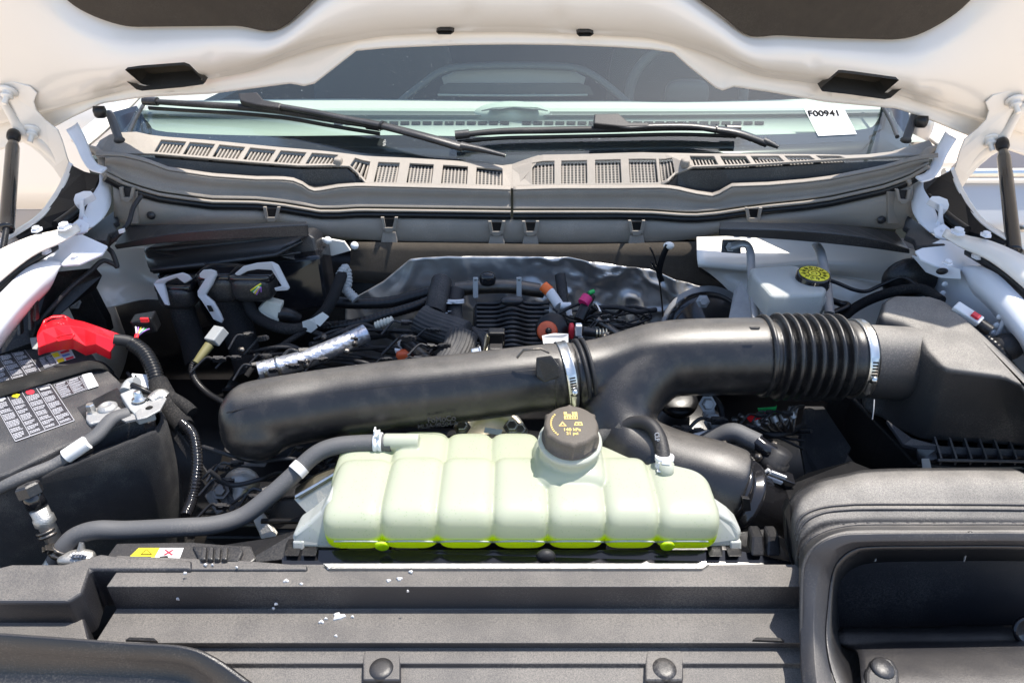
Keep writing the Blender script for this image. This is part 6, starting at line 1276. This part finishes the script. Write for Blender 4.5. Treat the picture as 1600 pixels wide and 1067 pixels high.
# ================================================================ RIGHT SIDE: lower hoses, connector block, tabs
t = thing("sleeved_pipes", "pair of grey sleeved pipes arching to a black valve below the bellows", "pipe", at(1150, 690, .78))
MB().tube(A([(1072, 690, .80), (1110, 682, .80), (1140, 672, .80), (1160, 680, .785), (1185, 692, .77), (1205, 705, .76)]), .0085, n=14).build("pipe", "rubber_grey", t)
MB().tube(A([(1095, 695, .79), (1120, 682, .79), (1145, 675, .785), (1168, 684, .775), (1185, 692, .765)]), .0135, n=18).build("grey_sleeve", "rubber_grey", t)
a_ = at(1072, 690, .795); MB().tube(A([(1070, 690, .80), (1100, 683, .80), (1122, 678, .80)]), .0090, n=14).build("bright_sleeve", "white_plastic", t)
vb = thing("purge_valve", "black valve with a white striped connector beside the air inlet", "valve", at(1210, 730, .74))
MB().lathe(at(1206, 728, .745), (.35, .1, 1), [(.0, -.01), (.020, -.01), (.020, .012), (.016, .014), (.016, .028), (0, .028)], 24).build("valve_body", "rubber", vb)
MB().tube(A([(1182, 690, .765), (1195, 700, .755), (1208, 708, .75)]), .011, n=12).build("valve_inlet", "gloss_black", vb)
MB().box(at(1212, 748, .725), (.045, .02, .025), frame((1, 0, -.45), (0, 1, .2))).build("connector_body", "gloss_black", vb, bevel=.002)
for k in (0, 1): MB().box(at(1216-k*6, 742+k*8, .708), (.024, .003, .005), frame((1, 0, -.45), (0, 1, .2))).build("white_stripe", "white_plastic", vb)
MB().box(at(1196, 738, .72), (.004, .004, .014), frame((1, 0, -.6), (0, 1, .2))).build("white_stripe", "white_plastic", vb); MB().tube(A([(1228, 742, .73), (1235, 755, .73), (1230, 772, .73)]), .005, n=8).build("lead", "satin_black", vb)
tt = thing("quick_connectors", "bundle of thin brake pipes with a red and a green tag below the bellows", "brake line", at(1190, 655, .85))
plate("red_tag", [(1165, 652, .84), (1172, 648, .84), (1197, 645, .84), (1194, 652, .84), (1172, 660, .84)], (0, .002, 0), "red_bright", tt); plate("green_tag", [(1184, 638, .85), (1212, 636, .85), (1214, 633, .85), (1212, 646, .85), (1186, 645, .85)], (0, .002, 0), "green_plastic", tt)
for k in range(5): MB().tube(A([(1182+k*13, 655-k*3, .85), (1188+k*12, 668-k*2, .84), (1206+k*8, 672, .845), (1225+k*5, 655-k*4, .86), (1235+k*5, 635, .87)]), .0028, n=8, sub=8).build("brake_pipe", "dark_metal", tt); MB().tube(A([(1180+k*14, 656-k*3, .845), (1184+k*14, 665-k*3, .84)]), .0055, n=8, smoothpath=False).build("pipe_nut", "cast_alu", tt)
t = thing("bolted_link", "small grey metal link with two bolts seen inside the duct fork", "bracket", at(1108, 645, .88))
MB().prism(A([(1100, 628, .88), (1114, 628, .88), (1124, 664, .86), (1104, 664, .86), (1098, 650, .87)]), (0, .006, 0)).build("link_plate", "lead_grey", t, bevel=.002)
for x, y, r_ in ((1105, 631, .009), (1114, 660, .010)): bolt(at(x, y, .86), (0, -1, .6), r_, t, "lead_grey")
hose("curved_pipe", "dark curved pipe running down inside the duct fork", "pipe", [(1108, 615, .90), (1125, 635, .88), (1132, 670, .86)], 5, "rubber")
t = thing("black_pulley_cover", "rounded black cover deep under the duct fork", "engine cover", at(1060, 665, .88)); MB().lathe(at(1075, 690, .9), (0, -.4, 1), [(0, 0), (.07, 0), (.07, .02), (.055, .03), (.01, .03), (0, .03)], 30).build("cover_disc", "satin_black", t); MB().lathe(at(1058, 630, .92), (0, -.4, 1), [(0, 0), (.03, 0), (.032, .01), (.022, .014), (0, .014)], 24).build("cover_cap", "satin_black", t)
o = plate("felt_flap", [(1260, 640, .9), (1290, 640, .9), (1330, 700, .85), (1300, 770, .8), (1262, 760, .82), (1250, 690, .86)], (0, .01, 0), "carpet_black", None, "fuzzy dark felt flap hanging beside the air box under the bellows", "felt")
o = plate("dark_duct_wall", [(1225, 760, .72), (1262, 738, .74), (1330, 720, .78), (1380, 740, .75), (1300, 800, .66), (1240, 800, .66)], (0, .005, -.12), "satin_black", None, "smooth black duct wall behind the air inlet snout", "duct")
# ================================================================ BRAKE FLUID TANK, booster, braces
br = thing("brake_fluid_tank", "small white brake fluid tank with a yellow topped black cap", "fluid tank", at(1235, 470, 1.1))
tb_ = [(1175, 418, 1.13), (1250, 411, 1.13), (1262, 420, 1.12), (1292, 448, 1.08), (1290, 480, 1.07), (1268, 487, 1.06), (1220, 488, 1.06), (1196, 470, 1.08), (1184, 462, 1.09)]
front3 = A(tb_)
MB().prism([at(x, y, z=1.255) for x, y in ((1172, 418), (1236, 413), (1250, 416), (1272, 440), (1293, 450), (1288, 458), (1226, 462), (1205, 462), (1176, 430))], (0, 0, -.045)).build("tank_body", "fluid_tank", br, bevel=.006, seg=3)
MB().prism([at(x, y, z=1.216) for x, y in ((1176, 432), (1215, 430), (1250, 432), (1294, 462), (1290, 470), (1226, 476), (1205, 468))], (0, 0, -.03)).build("tank_lower", "fluid_tank", br, bevel=.004, seg=3)
cpos = at(1268, 441, z=1.25); NA2 = Vector((0, -.12, 1)).normalized()
MB().lathe(cpos-NA2*.005, NA2, [(.0285, 0), (.0295, .003), (.0275, .006), (.0275, .020), (.026, .022), (0, .022)], 48, lobes=24, lobe=.02).build("tank_cap", "gloss_black", br)
cy = cpos+NA2*.0173; MB().lathe(cy, NA2, [(0, 0), (.0245, 0), (.0245, .0006), (0, .0006)], 36).build("yellow_disc", "yellow_print", br)
v2 = NA2.cross(Vector((1, 0, 0))); Q2 = lambda r, a: cy+NA2*.0007+Vector((1, 0, 0))*math.cos(a)*r+v2*math.sin(a)*r
mb = MB()
for k in range(12):
    a = k*math.pi/6; mb.prism([Q2(.011, a-.03), Q2(.023, a-.025), Q2(.023, a+.025), Q2(.011, a+.03)], NA2*.0004)
for k in range(24): a = k*math.pi/12; b_ = a+.24; mb.prism([Q2(.0095, a), Q2(.0108, a), Q2(.0108, b_), Q2(.0095, b_)], NA2*.0004)
for k in range(10): a = k*math.pi/5; b_ = a+.45; mb.prism([Q2(.0040, a), Q2(.0050, a), Q2(.0050, b_), Q2(.0040, b_)], NA2*.0004)
for k in range(24):
    a = k*math.pi/12+.1; mb.prism([Q2(.015, a), Q2(.0195, a), Q2(.0195, a+.06), Q2(.015, a+.06)], NA2*.0004)
mb.build("cap_lettering", "print_black", br)
bs = thing("brake_booster", "round black brake booster dome behind the duct", "brake booster", at(1100, 490, 1.22))
MB().lathe(at(1100, 520, 1.24), (0, -.8, .45), [(0, 0), (.085, 0), (.085, .02), (.07, .045), (.03, .055), (.028, .075), (0, .075)], 40).build("dome", "gloss_black", bs)
bolt(at(1098, 471, 1.17), (0, -.8, .4), .009, bs, "lead_grey"); MB().lathe(at(1103, 520, 1.25), (0, -.8, .45), [(.0, 0), (.098, 0), (.098, .015), (0, .015)], 40).build("backing_flange", "lead_grey", bs)
def bentbar(name, label, pts, r):
    o = thing(name, label, "brace rod", at(*pts[-1])); MB().tube(A(pts), r, n=14, sub=10, flat=.6).build("bar", "lead_grey", o); return o
b1 = bentbar("strut_brace", "bent black brace bar bolted beside the brake fluid tank, nearer the engine", [(1140, 386, 1.2), (1162, 381, 1.2), (1172, 392, 1.19), (1174, 430, 1.14), (1178, 470, 1.08), (1182, 505, 1.02)], .0105)
plate("bolt_plate", [(1129, 375, 1.21), (1158, 375, 1.21), (1158, 397, 1.2), (1127, 395, 1.2)], (0, .004, 0), "black_plastic", b1, bevel=.002); bolt(at(1141, 386, 1.2), (0, -1, .3), .006, b1, "lead_grey")
bentbar("strut_brace", "straight dark brace bar beside the yellow capped tank", [(1276, 383, 1.22), (1282, 395, 1.19), (1290, 430, 1.14), (1294, 470, 1.08), (1296, 490, 1.05)], .009)
plate("booster_bracket", [(1148, 455, 1.15), (1158, 440, 1.16), (1178, 470, 1.1), (1182, 505, 1.05), (1138, 505, 1.08)], (0, .004, 0), "lead_grey", b1)
hose("brake_line_wire", "thin black wire sagging from the yellow capped tank to the rubber grommet", "wire", [(1290, 436, 1.12), (1310, 443, 1.12), (1335, 453, 1.11), (1355, 455, 1.11), (1380, 444, 1.11), (1410, 434, 1.1), (1436, 448, 1.06), (1460, 466, 1.02)], 3, "satin_black")
hose("air_box_loom", "fat black loom passing behind the air box top", "wiring loom", [(1310, 505, 1.08), (1330, 485, 1.1), (1360, 468, 1.1), (1400, 455, 1.08), (1440, 452, 1.05), (1470, 470, 1.0)], 8, "tape")
hose("small_loom", "thin taped loom behind the bellows beside the tank", "wiring loom", [(1296, 468, 1.1), (1312, 474, 1.1), (1325, 478, 1.09), (1300, 490, 1.08)], 5, "satin_black")
ws_ = thing("side_connector", "white connector with a red lock on the inner wall above the air box", "connector", at(1520, 490, .93))
a_, b_ = at(1490, 480, .95), at(1530, 506, .92); d = (b_-a_).normalized(); Fm_ = frame(d, (0, -.5, .6))
MB().box((a_+b_)/2, ((b_-a_).length, .020, .016), Fm_).build("connector_body", "white_plastic", ws_, bevel=.002); MB().box(a_.lerp(b_, .66)+Fm_ @ Vector((0, .004, 0))+Vector((0, -.008, .006)), (.012, .006, .008), Fm_).build("red_lock", "print_red", ws_, bevel=.001)
MB().tube([b_, b_+d*.018], .009, n=12, smoothpath=False).build("boot", "satin_black", ws_)
for k, mm in enumerate(("satin_black", "orange_plastic", "satin_black")): MB().tube(A([(1533, 503+k*2, .915), (1543, 512+k*2, .91), (1540, 524+k, .91), (1530, 530, .91)]), .002, n=6).build("wire", mm, ws_)
hose("wall_loom", "corrugated black loom running down the inner wall beside the air box", "wiring loom", [(1480, 500, .94), (1510, 512, .92), (1535, 525, .91), (1560, 545, .89), (1580, 575, .87), (1610, 600, .85)], 7, "satin_black", corr=.08, pitch=.006)
tag(MB().sphere(at(1572, 542, .90), (.026, .02, .022), 16).build("rubber_bump", "rubber"), "round black rubber bumper on the inner wall beside the air box", "bumper")
# left side: black stepped trim inside the rail
t = thing("rail_trim", "black stepped plastic trim inside the battery side rail", "trim", at(30, 500, 1.0))
plate("trim_plate", [(-20, 520, .97), (20, 470, 1.0), (80, 425, 1.05), (150, 418, 1.1), (140, 440, 1.1), (95, 470, 1.05), (60, 500, 1.0), (50, 535, .97), (-20, 560, .94)], (0, .01, -.02), "satin_black", t)
for x, y in ((28, 500), (45, 492), (52, 478)): plate("trim_rib", [(x-2, y-20, .98), (x+2, y-20, .98), (x+4, y+24, .96), (x-1, y+24, .96)], (0, .01, 0), "black_plastic", t)
